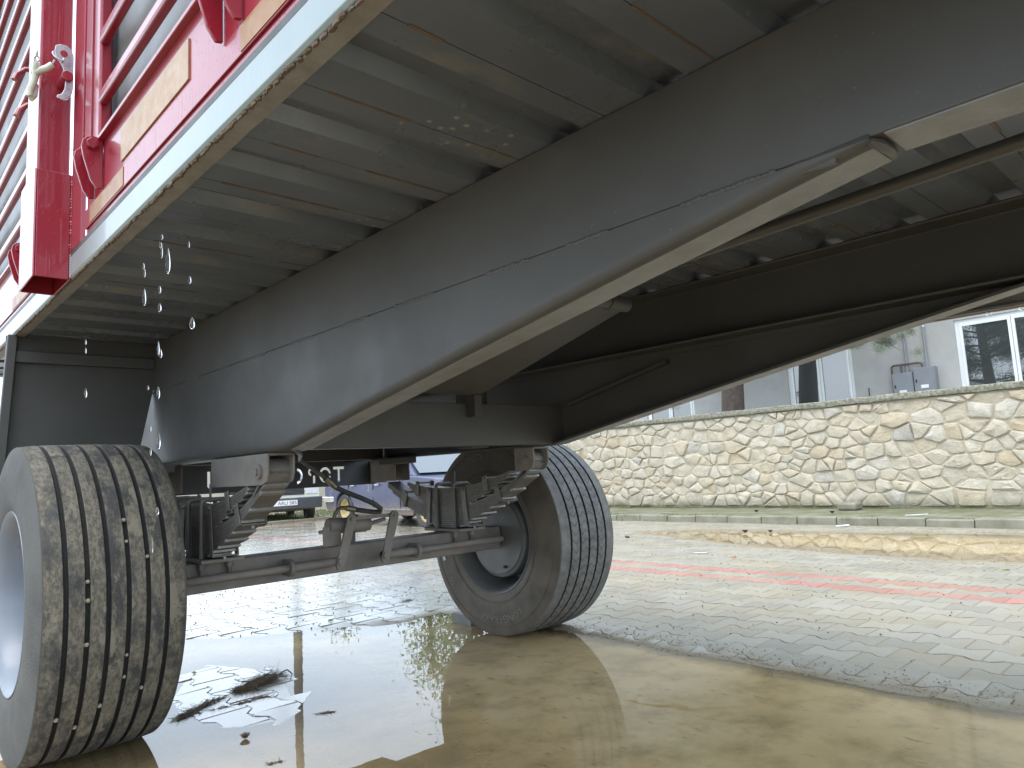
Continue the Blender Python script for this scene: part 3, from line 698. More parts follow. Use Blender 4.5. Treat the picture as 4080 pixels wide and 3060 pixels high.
leafy_tree(6.5, 30.0, 6.4, 2.4, 11, 'broad green tree mirrored at the left edge of the puddle')
leafy_tree(15.2, 18.6, 7.4, 2.6, 21, 'dense green tree growing past the far corner of the house', 5200)
leafy_tree(19.5, 21.5, 8.4, 2.8, 22, 'tall green tree behind the house corner tree', 5200)
pole = thing('utility_pole', 'tall plain concrete utility pole standing beyond the parked cars', 'pole', (10.9, 22.2, 0))
MB().cyl((10.9, 22.2, 0), (10.9, 22.2, 10.5), .16, .11, 16).build('shaft', M['pole'], pole)
MB().box(10.2, 11.6, 22.15, 22.25, 9.6, 9.7).build('cross_arm', M['pole'], pole)
MB().tube([(10.8, 22.2, 9.75)]+[(10.8-0.9*i, 22.2-.3*i, 9.75-.35*math.sin(i/10*3.1)) for i in range(1, 11)], .012, 5).build('cable', M['black'], pole)
fwl = thing('far_wall', 'low beige rendered wall beyond the parked cars', 'wall', (9, 21, 0))
MB().box(2, 20, 21.0, 21.25, 0, 1.9).build('wall_body', M['farwall'], fwl, smooth=0)
MB().box(1.95, 20.05, 20.95, 21.3, 1.9, 1.98).build('cap', M['kerb'], fwl, smooth=0)
gr = MB().box(-6, 26, 14.62, 20.9, -0.05, 0.02).build('verge', M['ground'], smooth=0); tag(gr, kind='structure')
rg = random.Random(8); mb = MB()
for i in range(9000):
    x, y = rg.uniform(3, 13), rg.uniform(14.7, 19); hh = rg.uniform(.03, .09); a = rg.uniform(0, 6.28)
    mb.add([(x-.006, y, .02), (x+.006, y, .02), (x+math.cos(a)*.03, y+math.sin(a)*.03, .02+hh)], [(0, 1, 2)])
gs = mb.build('grass', M['grass'], smooth=0); tag(gs, kind='stuff')
kb = thing('verge_kerb', 'pale concrete kerb at the edge of the grass verge beside the cream car', 'kerb', (6, 14.6, 0))
for i in range(16): MB().box(2.6+i*.5, 3.092+i*.5, 14.56, 14.68, -.05, .07+.004*(i % 3)).build('kerb_stone', M['kerb'], kb, bevel=.01)

# ------------------------------------------------------------------ parked cars
def arc(cx, r, n=9): return [(cx+r*math.cos(math.pi*i/n), 0.3+r*math.sin(math.pi*i/n)) for i in range(n+1)]
def text_mesh(body, size, extr=0.002):
    c = bpy.data.curves.new('t', 'FONT'); c.body = body; c.size = size; c.extrude = extr; c.align_x = 'CENTER'
    o = bpy.data.objects.new('t', c); COL.objects.link(o)
    dg = bpy.context.evaluated_depsgraph_get(); me = bpy.data.meshes.new_from_object(o.evaluated_get(dg))
    bpy.data.objects.remove(o); bpy.data.curves.remove(c); return me
def car(label, origin, heading, paint, rim, L=4.2, wb=2.5, W=1.6, chrome_trim=True, front_dark=False):
    t = bpy.data.objects.new('parked_car', None); COL.objects.link(t); tag(t, label, 'car', 'parked cars')
    xf, xr = wb/2, -wb/2; fo, ro = L*0.5+0.02, -L*0.5
    prof = [(fo-.03, .32), (fo, .42), (fo-.01, .62), (fo-.06, .78), (1.0, .88), (-1.1, .9), (ro+.05, .88), (ro, .72), (ro+.01, .42), (ro+.05, .3)]
    low = [(ro+.05, .3), (xr-.36, .26)]+arc(xr, .34)[::-1]+[(xr+.36, .2), (xf-.36, .2)]+arc(xf, .34)[::-1]+[(xf+.36, .26), (fo-.03, .32)]
    outline = prof[:-1]+low[:-1]        # clockwise round the side view
    mb = MB(); n = len(outline)
    for (yy, k) in ((-W/2, .0), (-W/2-.02, .5), (W/2+.02, .5), (W/2, .0)):
        pass
    vs = []
    for side in (-1, 1):
        for (x, z) in outline:
            bulge = 0.03*math.exp(-((z-.6)/.22)**2); taper = 0.05*max(0, abs(x)-1.5)
            vs.append((x, side*(W/2-0.03+bulge-taper), z))
    fs = [tuple(range(n)), tuple(range(n, 2*n))[::-1]]+[(i, (i+1) % n, (i+1) % n+n, i+n) for i in range(n)]
    b = mb.add(vs, fs).build('body', M[paint], None, bevel=0.025, seg=3); recal(b.data); b.parent = t
    cab = [(1.0, .87), (.35, 1.36), (-.95, 1.38), (-1.55, .9)]
    vs = [(x, s_*(W/2-.06-(z-.87)*.28), z) for s_ in (-1, 1) for (x, z) in cab]
    cb = MB().add(vs, [(0, 1, 2, 3), (7, 6, 5, 4), (0, 4, 5, 1), (1, 5, 6, 2), (2, 6, 7, 3), (3, 7, 4, 0)]).build('cabin', M[paint], None, bevel=.03); recal(cb.data); cb.parent = t
    for s_ in (-1, 1):
        for (a0, a1, b0, b1) in ((.82, .3, -.28, -.28), (-.34, -.34, -1.3, -.9)):
            q = [(a0, .93), (a1, 1.3), (b1, 1.3), (b0, .93)]
            vs = [(x, s_*(W/2-.052-(z-.87)*.28+e), z) for e in (-.01, .004) for (x, z) in q]
            w_ = MB().add(vs, [(0, 1, 2, 3), (7, 6, 5, 4), (0, 4, 5, 1), (1, 5, 6, 2), (2, 6, 7, 3), (3, 7, 4, 0)]).build('side_window', M['glass'], None); recal(w_.data); w_.parent = cb
    for (xa, za, xb, zb) in ((1.015, .92, .4, 1.335), (-1.52, .94, -1.0, 1.345)):
        sg = 1 if xa > 0 else -1; h_ = W/2-.16
        w_ = MB().add([(xa-sg*.01, -h_, za), (xa-sg*.01, h_, za), (xb+sg*.02, h_-.1, zb), (xb+sg*.02, -h_+.1, zb), (xa+sg*.012, -h_, za+.004), (xa+sg*.012, h_, za+.004), (xb+sg*.035, h_-.1, zb+.01), (xb+sg*.035, -h_+.1, zb+.01)],
            [(0, 1, 2, 3), (7, 6, 5, 4), (0, 4, 5, 1), (1, 5, 6, 2), (2, 6, 7, 3), (3, 7, 4, 0)]).build('windscreen', M['glass'], None); recal(w_.data); w_.parent = cb
    for s_ in (-1, 1):
        if chrome_trim: MB().box(xr+.36, xf-.36, s_*(W/2+.004)-.008, s_*(W/2+.004)+.008, .3, .325).build('sill_trim', M['chrome'], None).parent = t
        for xd in (.62, -.25, -1.12): MB().box(xd-.004, xd+.004, s_*(W/2-.005)-.006, s_*(W/2-.005)+.006, .34, .86).build('door_gap', M['black'], None).parent = t
        for xh in (-.1, -.95): MB().box(xh-.07, xh+.07, s_*(W/2+.004)-.012, s_*(W/2+.004)+.014, .74, .765).build('door_handle', M['chrome'], None).parent = t
        MB().box(ro-.004, ro+.02, s_*(W/2-.2)-.14, s_*(W/2-.2)+.14, .6, .74).build('tail_lamp', M['tape'], None).parent = t
        MB().box(fo-.02, fo+.008, s_*(W/2-.2)-.13, s_*(W/2-.2)+.13, .6, .75).build('headlight', M['lamp'], None, bevel=.01).parent = t
    MB().box(fo-.02, fo+.01, -W/2+.36, W/2-.36, .6, .75).build('grille', M['black'], None).parent = t
    for k in range(5): MB().box(fo+.008, fo+.016, -W/2+.37, W/2-.37, .615+.028*k, .625+.028*k).build('grille_bar', M['plastic'], None).parent = t
    for (xe, sg) in ((fo, 1), (ro, -1)):
        zz0, zz1 = (.3, .54) if front_dark else (.44, .55)
        cur = [(xe-sg*.32, W/2+.035), (xe-sg*.02, W/2+.03), (xe+sg*.07, W/2-.12), (xe+sg*.1, 0), (xe+sg*.07, -W/2+.12), (xe-sg*.02, -W/2-.03), (xe-sg*.32, -W/2-.035)]
        inn = [(x-sg*.1, y*.93) for (x, y) in cur][::-1]
        bp = MB().prism(cur+inn, 'z', zz0, zz1).build('bumper', M['plastic'] if front_dark else M['chrome'], None, bevel=.02); recal(bp.data); bp.parent = t
        MB().box(xe+sg*.1-.004, xe+sg*.1+.012, -.26, .26, .38, .49).build('number_plate', M['plate'], None).parent = t
    for (xw, s_) in ((xf, -1), (xf, 1), (xr, -1), (xr, 1)):
        wl = bpy.data.objects.new('wheel', None); COL.objects.link(wl); wl.parent = t; wl.location = (xw, s_*(W/2-.1), .3); wl.rotation_euler = (0, 0, R(90)*(1 if s_ < 0 else -1))
        # local axis X points outboard
        prof_ = [(.2, -.08), (.27, -.085), (.293, -.06), (.3, -.02), (.3, .02), (.293, .06), (.27, .085), (.2, .08)]
        ty = MB().lathe(prof_, (0, 0, 0), 28).build('tyre', M['rubber'], None); ty.parent = wl
        rm = MB().lathe([(.2, -.06), (.205, .07), (.19, .075), (.165, .045), (.1, .03), (.09, .055), (.0, .06), (.0, .02), (.16, .01), (.18, -.06)], (0, 0, 0), 28).build('rim', M[rim], None); ty_ = rm; rm.parent = wl
        recal(ty.data); recal(rm.data)
        for k in range(8):
            a = k*math.pi/4; o = MB().cyl((.04, .135*math.cos(a), .135*math.sin(a)), (.052, .135*math.cos(a), .135*math.sin(a)), .02, n=8).build('rim_slot', M['black'], None); o.parent = wl
    t.location = origin; t.rotation_euler = (0, 0, heading); return t
car('old dark blue saloon with gold rims and rusty sills parked beyond the axle', (7.9, 11.15, 0.0), R(-90), 'blue', 'gold', 4.25, 2.64, 1.6)
cc = car('cream car with dark plastic bumper and white number plate seen behind the left spring', (7.55, 16.75, 0.0), R(-106), 'cream', 'rim_grey', 4.1, 2.45, 1.58, False, True)
me = text_mesh('ARU 585', 0.105); me.transform(Matrix(((0, 0, 1, 0), (1, 0, 0, 0), (0, 1, 0, 0), (0, 0, 0, 1)))); me.materials.append(M['black'])
me.transform(Matrix.Translation((4.1*.5+.02+.1+.0125, .05, .4)))
o = bpy.data.objects.new('plate_lettering', me); COL.objects.link(o); o.parent = [c for c in cc.children if c.name.startswith('number_plate')][0]
# ================================================================== THE TRAILER
CX = 1.755                                   # trailer centre line
def mir(x): return 2*CX-x
AY, AZ = 3.05, 0.535                         # axle centre
ZF = 1.58                                    # underside of the floor
T = thing('farm_trailer', 'grey and red tipping farm trailer seen from below, slatted red sides and leaf sprung axle', 'trailer', (CX, AY, 0))

# --- floor planks: pressed trapezoid sheets running across, seam in the low flat
PIT, Y0 = 0.245, 0.733
low, hi, th = ZF, ZF+0.03, 0.004
prof = [(0.093, low), (0.15, low), (0.172, hi), (0.228, hi), (0.245, low), (0.336, low)]
pts = prof+[(y, z+th) for (y, z) in prof[::-1]]
me = MB().prism(pts, 'x', 0.547, mir(0.547)).mesh('floor_plank', M['floor'], 20); recal(me)
for k in range(-9, 17):
    o = bpy.data.objects.new('floor_plank', me); COL.objects.link(o); attach(o, T); o.location = (0, Y0+k*PIT, random.uniform(-.0006, .0006))
# rusty gaps along the seams
for k in range(-9, 16):
    mb = MB(); x = 0.6; yy = Y0+k*PIT+PIT+0.093-0.0015
    rr = random.Random(k+50)
    while x < 2.9:
        L = rr.uniform(.05, .3)
        if rr.random() < .62: mb.bar((x, yy+rr.uniform(-.001, .001), low-.0005), (x+L, yy+rr.uniform(-.001, .001), low-.0005), rr.uniform(.004, .009), .0022)
        x += L+rr.uniform(.01, .2)
    if mb.v: tag(mb.build('seam_weld', M['weld'], T, smooth=0), kind='stuff')
MB().box(.5, mir(.5), -1.6, 4.85, 1.645, 1.66).build('light_block_deck', M['chassis'], T, smooth=0)  # unseen sheet added over the planks to block light

# --- side rails
def rail(x0, x1, nm):
    sec = [(x0, 1.582), (x0+.006, 1.576), (x1, 1.58), (x1, 1.586), (x0+.012, 1.586), (x0+.012, 1.638), (x1, 1.638), (x1, 1.644), (x0+.006, 1.651), (x0, 1.645)]
    return MB().prism(sec, 'y', -1.6, 4.85).build(nm, M['rail'], T, smooth=30, bevel=.002)
rl = rail(.5, .546, 'side_rail')
MB().box(.512, .5455, -1.6, 4.85, 1.5725, 1.5765).build('rail_lip', M['rust'], rl, smooth=0)
rr = random.Random(3); mb = MB(); y = -.8
while y < 4.8:
    mb.ball((.5085+rr.uniform(-.002, .003), y, 1.574+rr.uniform(-.001, .001)), rr.uniform(.0035, .007), rr.uniform(.008, .015), rr.uniform(.003, .006), 7, 4); y += rr.uniform(.016, .03)
o = mb.build('weld_beads', M['weld'], rl); tag(o, kind='stuff')
rf_ = rail(mir(.546), mir(.5), 'side_rail')
sg = MB().box(2.985, 3.005, -1.6, 1.6, 1.37, 1.5755).build('side_guard', M['rust'], T, bevel=.004)
mb = MB().box(2.96, 2.9845, -1.6, 1.6, 1.374, 1.384); mb.build('guard_flange', M['rust'], sg)

# --- main beams: channels, web outside, with deepened folded gussets round the axle
def chan(xo, sgn, y0, y1):
    w_ = 0.10*sgn; t_ = .008*sgn
    sec = [(xo, 1.35), (xo+w_, 1.35), (xo+w_, 1.36), (xo+t_, 1.362), (xo+t_, 1.568), (xo+w_, 1.57), (xo+w_, 1.5795), (xo, 1.5795)]
    o = MB().prism(sec, 'y', y0, y1).build('main_beam', M['chassis'], T, bevel=.004); recal(o.data); return o
beamN = chan(1.064, 1, -1.6, 4.78); beamF = chan(mir(1.064), -1, -1.6, 4.78)
GUS = [(.35, 1.341), (.8, 1.264), (1.3, 1.176), (1.8, 1.086), (2.24, 1.003), (2.3, 1.0), (4.3, 1.0), (4.75, 1.12)]
def gusset(xo, sgn, parent):
    ys = []
    for i in range(len(GUS)-1):
        n = 4 if GUS[i+1][0] < 2.3 else 2
        for k in range(n):
            t = k/n; ys.append((GUS[i][0]+(GUS[i+1][0]-GUS[i][0])*t, GUS[i][1]+(GUS[i+1][1]-GUS[i][1])*t))
    ys.append(GUS[-1]); mb = MB(); rad = .02
    sec0 = [(xo, None)]
    for (y, zb) in ys:
        ring = [(xo, 1.3465), (xo, zb+rad+.012)]+[(xo+sgn*rad*(1-math.cos(a)), zb+rad*(1-math.sin(a))) for a in [R(q) for q in (0, 18, 36, 54, 72, 90)]]+[(xo+sgn*.097, zb)]
        for (x, z) in ring: mb.v.append((x, y, min(z, 1.3465)))
    n = 9; mb.f = [(j*n+i, j*n+i+1, (j+1)*n+i+1, (j+1)*n+i) for j in range(len(ys)-1) for i in range(n-1)]
    o = mb.build('axle_gusset', M['chassis'], T if parent is None else parent, smooth=40)
    MB().box(min(xo, xo+sgn*.012)+(.004 if sgn > 0 else 0), max(xo, xo+sgn*.012)-(0 if sgn > 0 else .004), .4, 4.7, 1.33, 1.3499).build('leak_stop_strip', M['chassis'], o)  # strip added behind the seam gap to stop sky light leaking through
    s_ = o.modifiers.new('thickness', 'SOLIDIFY'); s_.thickness = .008; s_.offset = 1.0 if sgn > 0 else -1.0
    es = o.modifiers.new('crisp_edges', 'EDGE_SPLIT'); es.split_angle = R(40)
    return o
def flange_strip(xa, xb, y0, y1, z0, z1, parent):  # added strip, its pale colour stands in for reflected light
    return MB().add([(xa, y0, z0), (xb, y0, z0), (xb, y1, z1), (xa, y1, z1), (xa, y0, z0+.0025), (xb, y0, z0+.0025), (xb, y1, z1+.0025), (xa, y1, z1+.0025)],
      [(0, 3, 2, 1), (4, 5, 6, 7), (0, 1, 5, 4), (1, 2, 6, 5), (2, 3, 7, 6), (3, 0, 4, 7)]).build('painted_light_strip', M['flange'], parent, smooth=0)
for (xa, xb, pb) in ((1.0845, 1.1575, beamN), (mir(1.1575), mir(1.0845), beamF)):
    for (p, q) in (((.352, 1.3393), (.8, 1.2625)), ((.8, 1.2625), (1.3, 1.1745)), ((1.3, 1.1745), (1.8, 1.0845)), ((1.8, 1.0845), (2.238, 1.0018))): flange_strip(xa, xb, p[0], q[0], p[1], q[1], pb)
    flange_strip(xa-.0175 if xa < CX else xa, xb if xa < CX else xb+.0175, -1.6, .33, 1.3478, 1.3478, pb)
gN = gusset(1.0615, 1, beamN); gF = gusset(mir(1.0615), -1, beamF)
# intermittent weld along the gusset seam
rr = random.Random(6); y = .5; mb = MB()
while y < 4.2:
    L = rr.uniform(.09, .2); n = int(L/.011)
    for k in range(n): mb.ball((1.0622, y+k*.011, 1.3475+rr.uniform(-.0015, .0015)), .0028, .0085, .0048+rr.uniform(0, .0012), 8, 5)
    y += L+rr.uniform(.08, .22)
tag(mb.build('seam_weld', M['chassis'], beamN), kind='stuff')
MB().tube([(1.068, .352, 1.345), (1.085, .344, 1.342), (1.12, .342, 1.343), (1.158, .348, 1.345)], [.006, .009, .008, .005], 7).build('end_weld', M['chassis'], beamN)
MB().bar((mir(1.085), 2.2, 1.18), (mir(1.085), 1.65, 1.3), .03, .012).build('stiffener', M['chassis'], beamF)

# --- cross members
def cross(y, z0, z1, x0=1.073, x1=None, d=.07):
    x1 = x1 or mir(x0); t_ = .007
    sec = [(y, z0), (y+d, z0), (y+d, z0+t_), (y+t_, z0+t_), (y+t_, z1-t_), (y+d, z1-t_), (y+d, z1), (y, z1)]
    o = MB().prism([(a, b) for a, b in sec], 'x', x0, x1).build('cross_member', M['chassis'], T, bevel=.003); recal(o.data); return o
cross(2.25, 1.0045, 1.178); cross(3.78, 1.0045, 1.13); cross(4.5, 1.2, 1.34); cross(-.9, 1.364, 1.5)
MB().bar((mir(1.13), 2.249, 1.178), (mir(1.2), 2.249, 1.178), .01, .001)
# inclined cradle plate with its hinge tube, and its tab
PL = MB().add([(1.2, 2.215, 1.208), (1.9, 2.215, 1.208), (1.9, 1.455, 1.412), (1.2, 1.455, 1.412), (1.2, 2.217, 1.216), (1.9, 2.217, 1.216), (1.9, 1.457, 1.42), (1.2, 1.457, 1.42)],
  [(0, 1, 2, 3), (7, 6, 5, 4), (0, 4, 5, 1), (1, 5, 6, 2), (2, 6, 7, 3), (3, 7, 4, 0)]).build('cradle_plate', M['chassis'], T, bevel=.002); recal(PL.data)
MB().cyl((1.3, 1.44, 1.43), (1.905, 1.44, 1.43), .026, n=24).build('hinge_tube', M['chassis'], PL, bevel=.003)
MB().cyl((1.8, 1.44, 1.43), (1.804, 1.44, 1.43), .0275, n=24).build('tube_collar', M['black'], PL)
MB().box(1.86, 1.9, 2.2, 2.2485, 1.12, 1.21).build('tab', M['chassis'], PL, bevel=.002)
MB().box(1.96, 2.06, 2.35, 2.45, 1.0, 1.34).build('upright', M['chassis'], T, bevel=.003)
# long brace tube between the beams
MB().tube([(1.6, 1.9, 1.4), (1.6, 1.24, 1.422), (1.6, .26, 1.464), (1.6, -1.4, 1.535)], .0155, 14).build('brace_tube', M['chassis'], T)

# --- wheel-arch panel behind the left wheel and its edge strip
pn = MB().add([(.48, 3.62, .55), (.9, 3.62, .55), (1.064, 3.62, 1.37), (1.064, 3.62, 1.575), (.48, 3.62, 1.575)], [(0, 1, 2, 3, 4)]).build('arch_panel', M['chassis'], T, smooth=0)
sm = pn.modifiers.new('thickness', 'SOLIDIFY'); sm.thickness = .006; sm.offset = -1; es = pn.modifiers.new('crisp_edges', 'EDGE_SPLIT'); es.split_angle = R(40)
MB().box(.482, 1.062, 3.595, 3.6185, 1.46, 1.51).build('panel_rib', M['chassis'], pn, bevel=.003)
MB().bar((.5, 3.6, 1.575), (.462, 3.59, .9), .035, .03, (0, 1, 0)).build('panel_post', M['chassis'], pn, bevel=.004)

# --- spring hangers, leaf springs
def hanger_near(x0, x1, ylong, parent):
    chk = [MB().prism([(2.37, .999), (2.37, .93), (2.385, .9), (2.42, .89), (ylong, .89), (ylong, .999)], 'x', xa, xa+.008) for xa in (x0-.002, x1-.006)]
    o = chk[0].build('spring_hanger', M['dusty'], parent, bevel=.002); recal(o.data)
    o2 = chk[1].build('hanger_cheek', M['dusty'], o, bevel=.002); recal(o2.data)
    MB().box(x0+.006, x1-.006, 2.372, ylong, .991, .999).build('hanger_plate', M['dusty'], o)
    MB().cyl((x0-.022, 2.43, .937), (x1+.018, 2.43, .937), .013, n=6).build('bolt', M['dusty'], o)
    MB().cyl((x0-.012, 2.43, .937), (x0-.002, 2.43, .937), .024, n=20).build('washer', M['dusty'], o); return o
def hanger_far(x0, x1, parent):
    h = MB(); h.box(x0-.004, x0+.004, 3.52, 3.78, .87, .999); h.box(x1-.004, x1+.004, 3.52, 3.78, .87, .999); h.box(x0+.004, x1-.004, 3.7, 3.775, .88, .999)
    o = h.build('slipper_bracket', M['dusty'], parent, bevel=.002)
    MB().box(x0-.06, x0-.0045, 3.3, 3.6, .965, .999).build('slide_channel', M['chassis'], o, bevel=.002); return o
KA, TH, W2 = .46, .0103, .0445
def leaf_path(z0, k, a0, a1, n=14): return [(AY+a0+(a1-a0)*i/n, z0+k*(a0+(a1-a0)*i/n)**2) for i in range(n+1)]
def strip(xc, path, th, wd, mb, wfn=None):
    n = len(path)
    for i, (y, z) in enumerate(path):
        j0, j1 = max(0, i-1), min(n-1, i+1); ty, tz = path[j1][0]-path[j0][0], path[j1][1]-path[j0][1]; L = math.hypot(ty, tz); ny, nz = -tz/L*th/2, ty/L*th/2
        if nz < 0: ny, nz = -ny, -nz
        for (sx, s_) in ((-1, -1), (1, -1), (1, 1), (-1, 1)): mb.v.append((xc+sx*wd, y+s_*ny, z+s_*nz))
    o = len(mb.v)-4*n
    for i in range(n-1):
        for k in range(4): mb.f.append((o+i*4+k, o+i*4+(k+1) % 4, o+(i+1)*4+(k+1) % 4, o+(i+1)*4+k))
    mb.f += [(o, o+3, o+2, o+1), (o+4*(n-1), o+4*(n-1)+1, o+4*(n-1)+2, o+4*(n-1)+3)]
def spring(xc):
    S = bpy.data.objects.new('leaf_spring', None); COL.objects.link(S); attach(S, T); S['_loc'] = [0, 0, 0]
    halves = [.12, .17, .215, .29, .36, .44, .515, .61, .635]
    for j, a in enumerate(halves):
        z0 = .617+TH*1.06*j; mb = MB(); strip(xc, leaf_path(z0, KA, -a, min(a, .56)), TH, W2, mb)
        o = mb.build('leaf', M['leaf_steel'], S, bevel=.0022); recal(o.data)
        # paler sheared end nearest the viewer
        p = leaf_path(z0, KA, -a-.004, -a+.014, 2); mb = MB(); strip(xc, p, TH*1.02, W2+.0008, mb); o2 = mb.build('leaf_end', M['leaf_end'], o, bevel=.002); recal(o2.data)
    # main leaf with rolled eye
    z0 = .617+TH*1.06*9; path = leaf_path(z0, KA, .56, -.625)
    ye, ze, re = 2.437, .937, .042
    tang = math.atan2(path[-1][1]-ze, path[-1][0]-ye)
    arcp = [(ye+re*math.cos(a), ze+re*math.sin(a)) for a in [R(-70-q) for q in range(0, 320, 16)]]
    mb = MB(); strip(xc, path[:-1]+arcp, TH, W2, mb); o = mb.build('main_leaf', M['leaf_steel'], S, smooth=50); recal(o.data)
    MB().cyl((xc-W2, ye, ze), (xc+W2, ye, ze), .03, n=20).build('bushing', M['dusty'], S)
    # helper pack
    hh = [(.2, .2), (.25, .22), (.3, .26), (.35, .28), (.4, .3), (.45, .32), (.49, .34), (.5, .36), (.5, .36)]
    for j, (a, b) in enumerate(hh):
        z0 = .727+TH*1.06*j; mb = MB(); strip(xc, leaf_path(z0, .3, -a, b), TH, W2, mb); o = mb.build('helper_leaf', M['leaf_steel'], S, bevel=.0022); recal(o.data)
        if j in (0, 2, 4, 6, 7):
            p = leaf_path(z0, .3, -a-.004, -a+.012, 2); mb = MB(); strip(xc, p, TH*1.02, W2+.0008, mb); o2 = mb.build('leaf_end', M['leaf_end'], o, bevel=.002); recal(o2.data)
    # rebound clips
    def clip_(a, zlo, zhi, k, tilt):
        y = AY+a; dz = k*a*a; mb = MB(); n_ = Vector((0, -2*k*a, 1)).normalized(); d_ = Vector((0, n_.z, -n_.y))
        c0 = Vector((xc, y, zlo+dz)); H = zhi-zlo
        for sx in (-1, 1): mb.obox(c0+n_*H/2+Vector((sx*(W2+.005), 0, 0)), Vector((.003, 0, 0)), d_*.0165, n_*(H/2+.012))
        mb.obox(c0-n_*.009, Vector((W2+.008, 0, 0)), d_*.0165, n_*.003)
        o = mb.build('rebound_clip', M['leaf_steel'], S, bevel=.002)
        MB().cyl(c0+n_*(H+.002)+Vector((-W2-.014, 0, 0)), c0+n_*(H+.002)+Vector((W2+.014, 0, 0)), .005, n=8).build('clip_bolt', M['dusty'], o)
        MB().cyl(c0-n_*.012, c0-n_*.022, .007, n=8).build('clip_rivet', M['leaf_end'], o)
    clip_(-.165, .612+TH, .8, .3, 0); clip_(-.43, .668, .735, KA, 0); clip_(.39, .665, .735, KA, 0); clip_(.165, .612+TH, .8, .3, 0)
    clip_(-.33, .775, .83, .3, 0); clip_(.26, .775, .83, .3, 0)
    # axle plate and U-bolts
    MB().box(xc-.085, xc+.085, AY-.155, AY+.155, .596, .611).build('axle_plate', M['dusty'], S, bevel=.003)
    for ya in (-.075, .075):
        y = AY+ya; topz = .838
        pth = [(xc-W2-.011, y, .53), (xc-W2-.011, y, topz-.012), (xc-W2-.006, y, topz-.002), (xc-W2+.008, y, topz+.004), (xc+W2-.008, y, topz+.004), (xc+W2+.006, y, topz-.002), (xc+W2+.011, y, topz-.012), (xc+W2+.011, y, .53)]
        ub = MB().tube(pth, .0095, 10).build('u_bolt', M['leaf_steel'], S)
        for sx in (-1, 1): MB().cyl((xc+sx*(W2+.011), y, .594), (xc+sx*(W2+.011), y, .568), .0165, n=6).build('nut', M['dusty'], ub)
    MB().cyl((xc, AY-.02, .83), (xc, AY-.02, .905), .005, n=8).build('centre_bolt', M['leaf_steel'], S)
    return S
for (xa, xb, yl) in ((1.064, 1.162, 2.885), (mir(1.162), mir(1.064), 2.5)):
    hanger_near(xa, xb, yl, T); hanger_far(xa, xb, T); spring((xa+xb)/2)

# --- axle, brake shafts, levers and cylinder
ax = bpy.data.objects.new('axle', None); COL.objects.link(ax); attach(ax, T); ax['_loc'] = [0, 0, 0]
MB().box(.84, mir(.84), AY-.06, AY+.06, .474, .594).build('axle_beam', M['dusty'], ax, bevel=.007)
for (xa, xb, xs) in ((.87, 1.632, 1.405), (1.862, 2.62, 2.06)):
    MB().cyl((xa, 2.925, .533), (xb, 2.925, .533), .0165, n=14).build('brake_shaft', M['dusty'], ax)
    lo, hi_ = (xs-.01, xb) if xs < CX else (xa, xs+.01)
    MB().cyl((lo, 2.925, .533), (hi_, 2.925, .533), .0195, n=14).build('shaft_sleeve', M['dusty'], ax)
    bk = MB().cyl((xs-.008, 2.925, .533), (xs+.008, 2.925, .533), .036, n=20).build('shaft_bracket', M['dusty'], ax)
    MB().box(xs-.005, xs+.005, 2.925, 2.9895, .5, .566).build('bracket_web', M['dusty'], bk)
lv = []
for (xt, xb) in ((1.69, 1.628), (1.92, 1.862)):
    mb = MB(); p0, p1 = Vector((xb, 2.897, .515)), Vector((xt, 2.9, .715)); d = (p1-p0).normalized(); s_ = Vector((d.z, 0, -d.x))
    outl = []
    for k in range(7): a = math.pi*k/6; outl.append(p1+(s_*math.cos(a)+d*math.sin(a))*.022)
    for k in range(7): a = math.pi*k/6; outl.append(p0-(s_*math.cos(a)+d*math.sin(a))*.02)
    n = len(outl); vs = [(p.x, 2.893, p.z) for p in outl]+[(p.x, 2.905, p.z) for p in outl]
    mb.add(vs, [tuple(range(n)), tuple(range(n, 2*n))[::-1]]+[(i, (i+1) % n, (i+1) % n+n, i+n) for i in range(n)])
    o = mb.build('brake_lever', M['dusty'], ax); recal(o.data)
    MB().cyl((xb, 2.885, .533), (xb, 2.893, .533), .014, n=12).build('lever_pin', M['dusty'], o)
    MB().cyl((xt, 2.885, .715), (xt, 2.94, .715), .009, n=10).build('clevis_pin', M['dusty'], o)
MB().bar((1.69, 2.91, .716), (1.925, 2.91, .716), .008, .016).build('lever_link', M['dusty'], ax)
bc = MB().box(1.565, 1.655, 2.93, 2.936, .604, .69).build('cylinder_bracket', M['dusty'], ax, bevel=.002)
MB().box(1.7, 1.76, 2.985, 2.991, .594, .69).build('bracket_rear', M['chassis'], bc, bevel=.002)
MB().cyl((1.565, 2.933, .668), (1.548, 2.933, .668), .009, n=6).build('bracket_bolt', M['dusty'], bc)
hc = MB().cyl((1.6, 2.955, .69), (1.8, 2.955, .682), .035, n=24).build('brake_cylinder', M['dusty'], ax, bevel=.006)
MB().cyl((1.8, 2.955, .682), (1.815, 2.955, .681), .029, n=24).build('cylinder_cap', M['dusty'], hc)
MB().cyl((1.815, 2.955, .681), (1.89, 2.93, .7), .009, n=10).build('cylinder_rod', M['dusty'], hc)
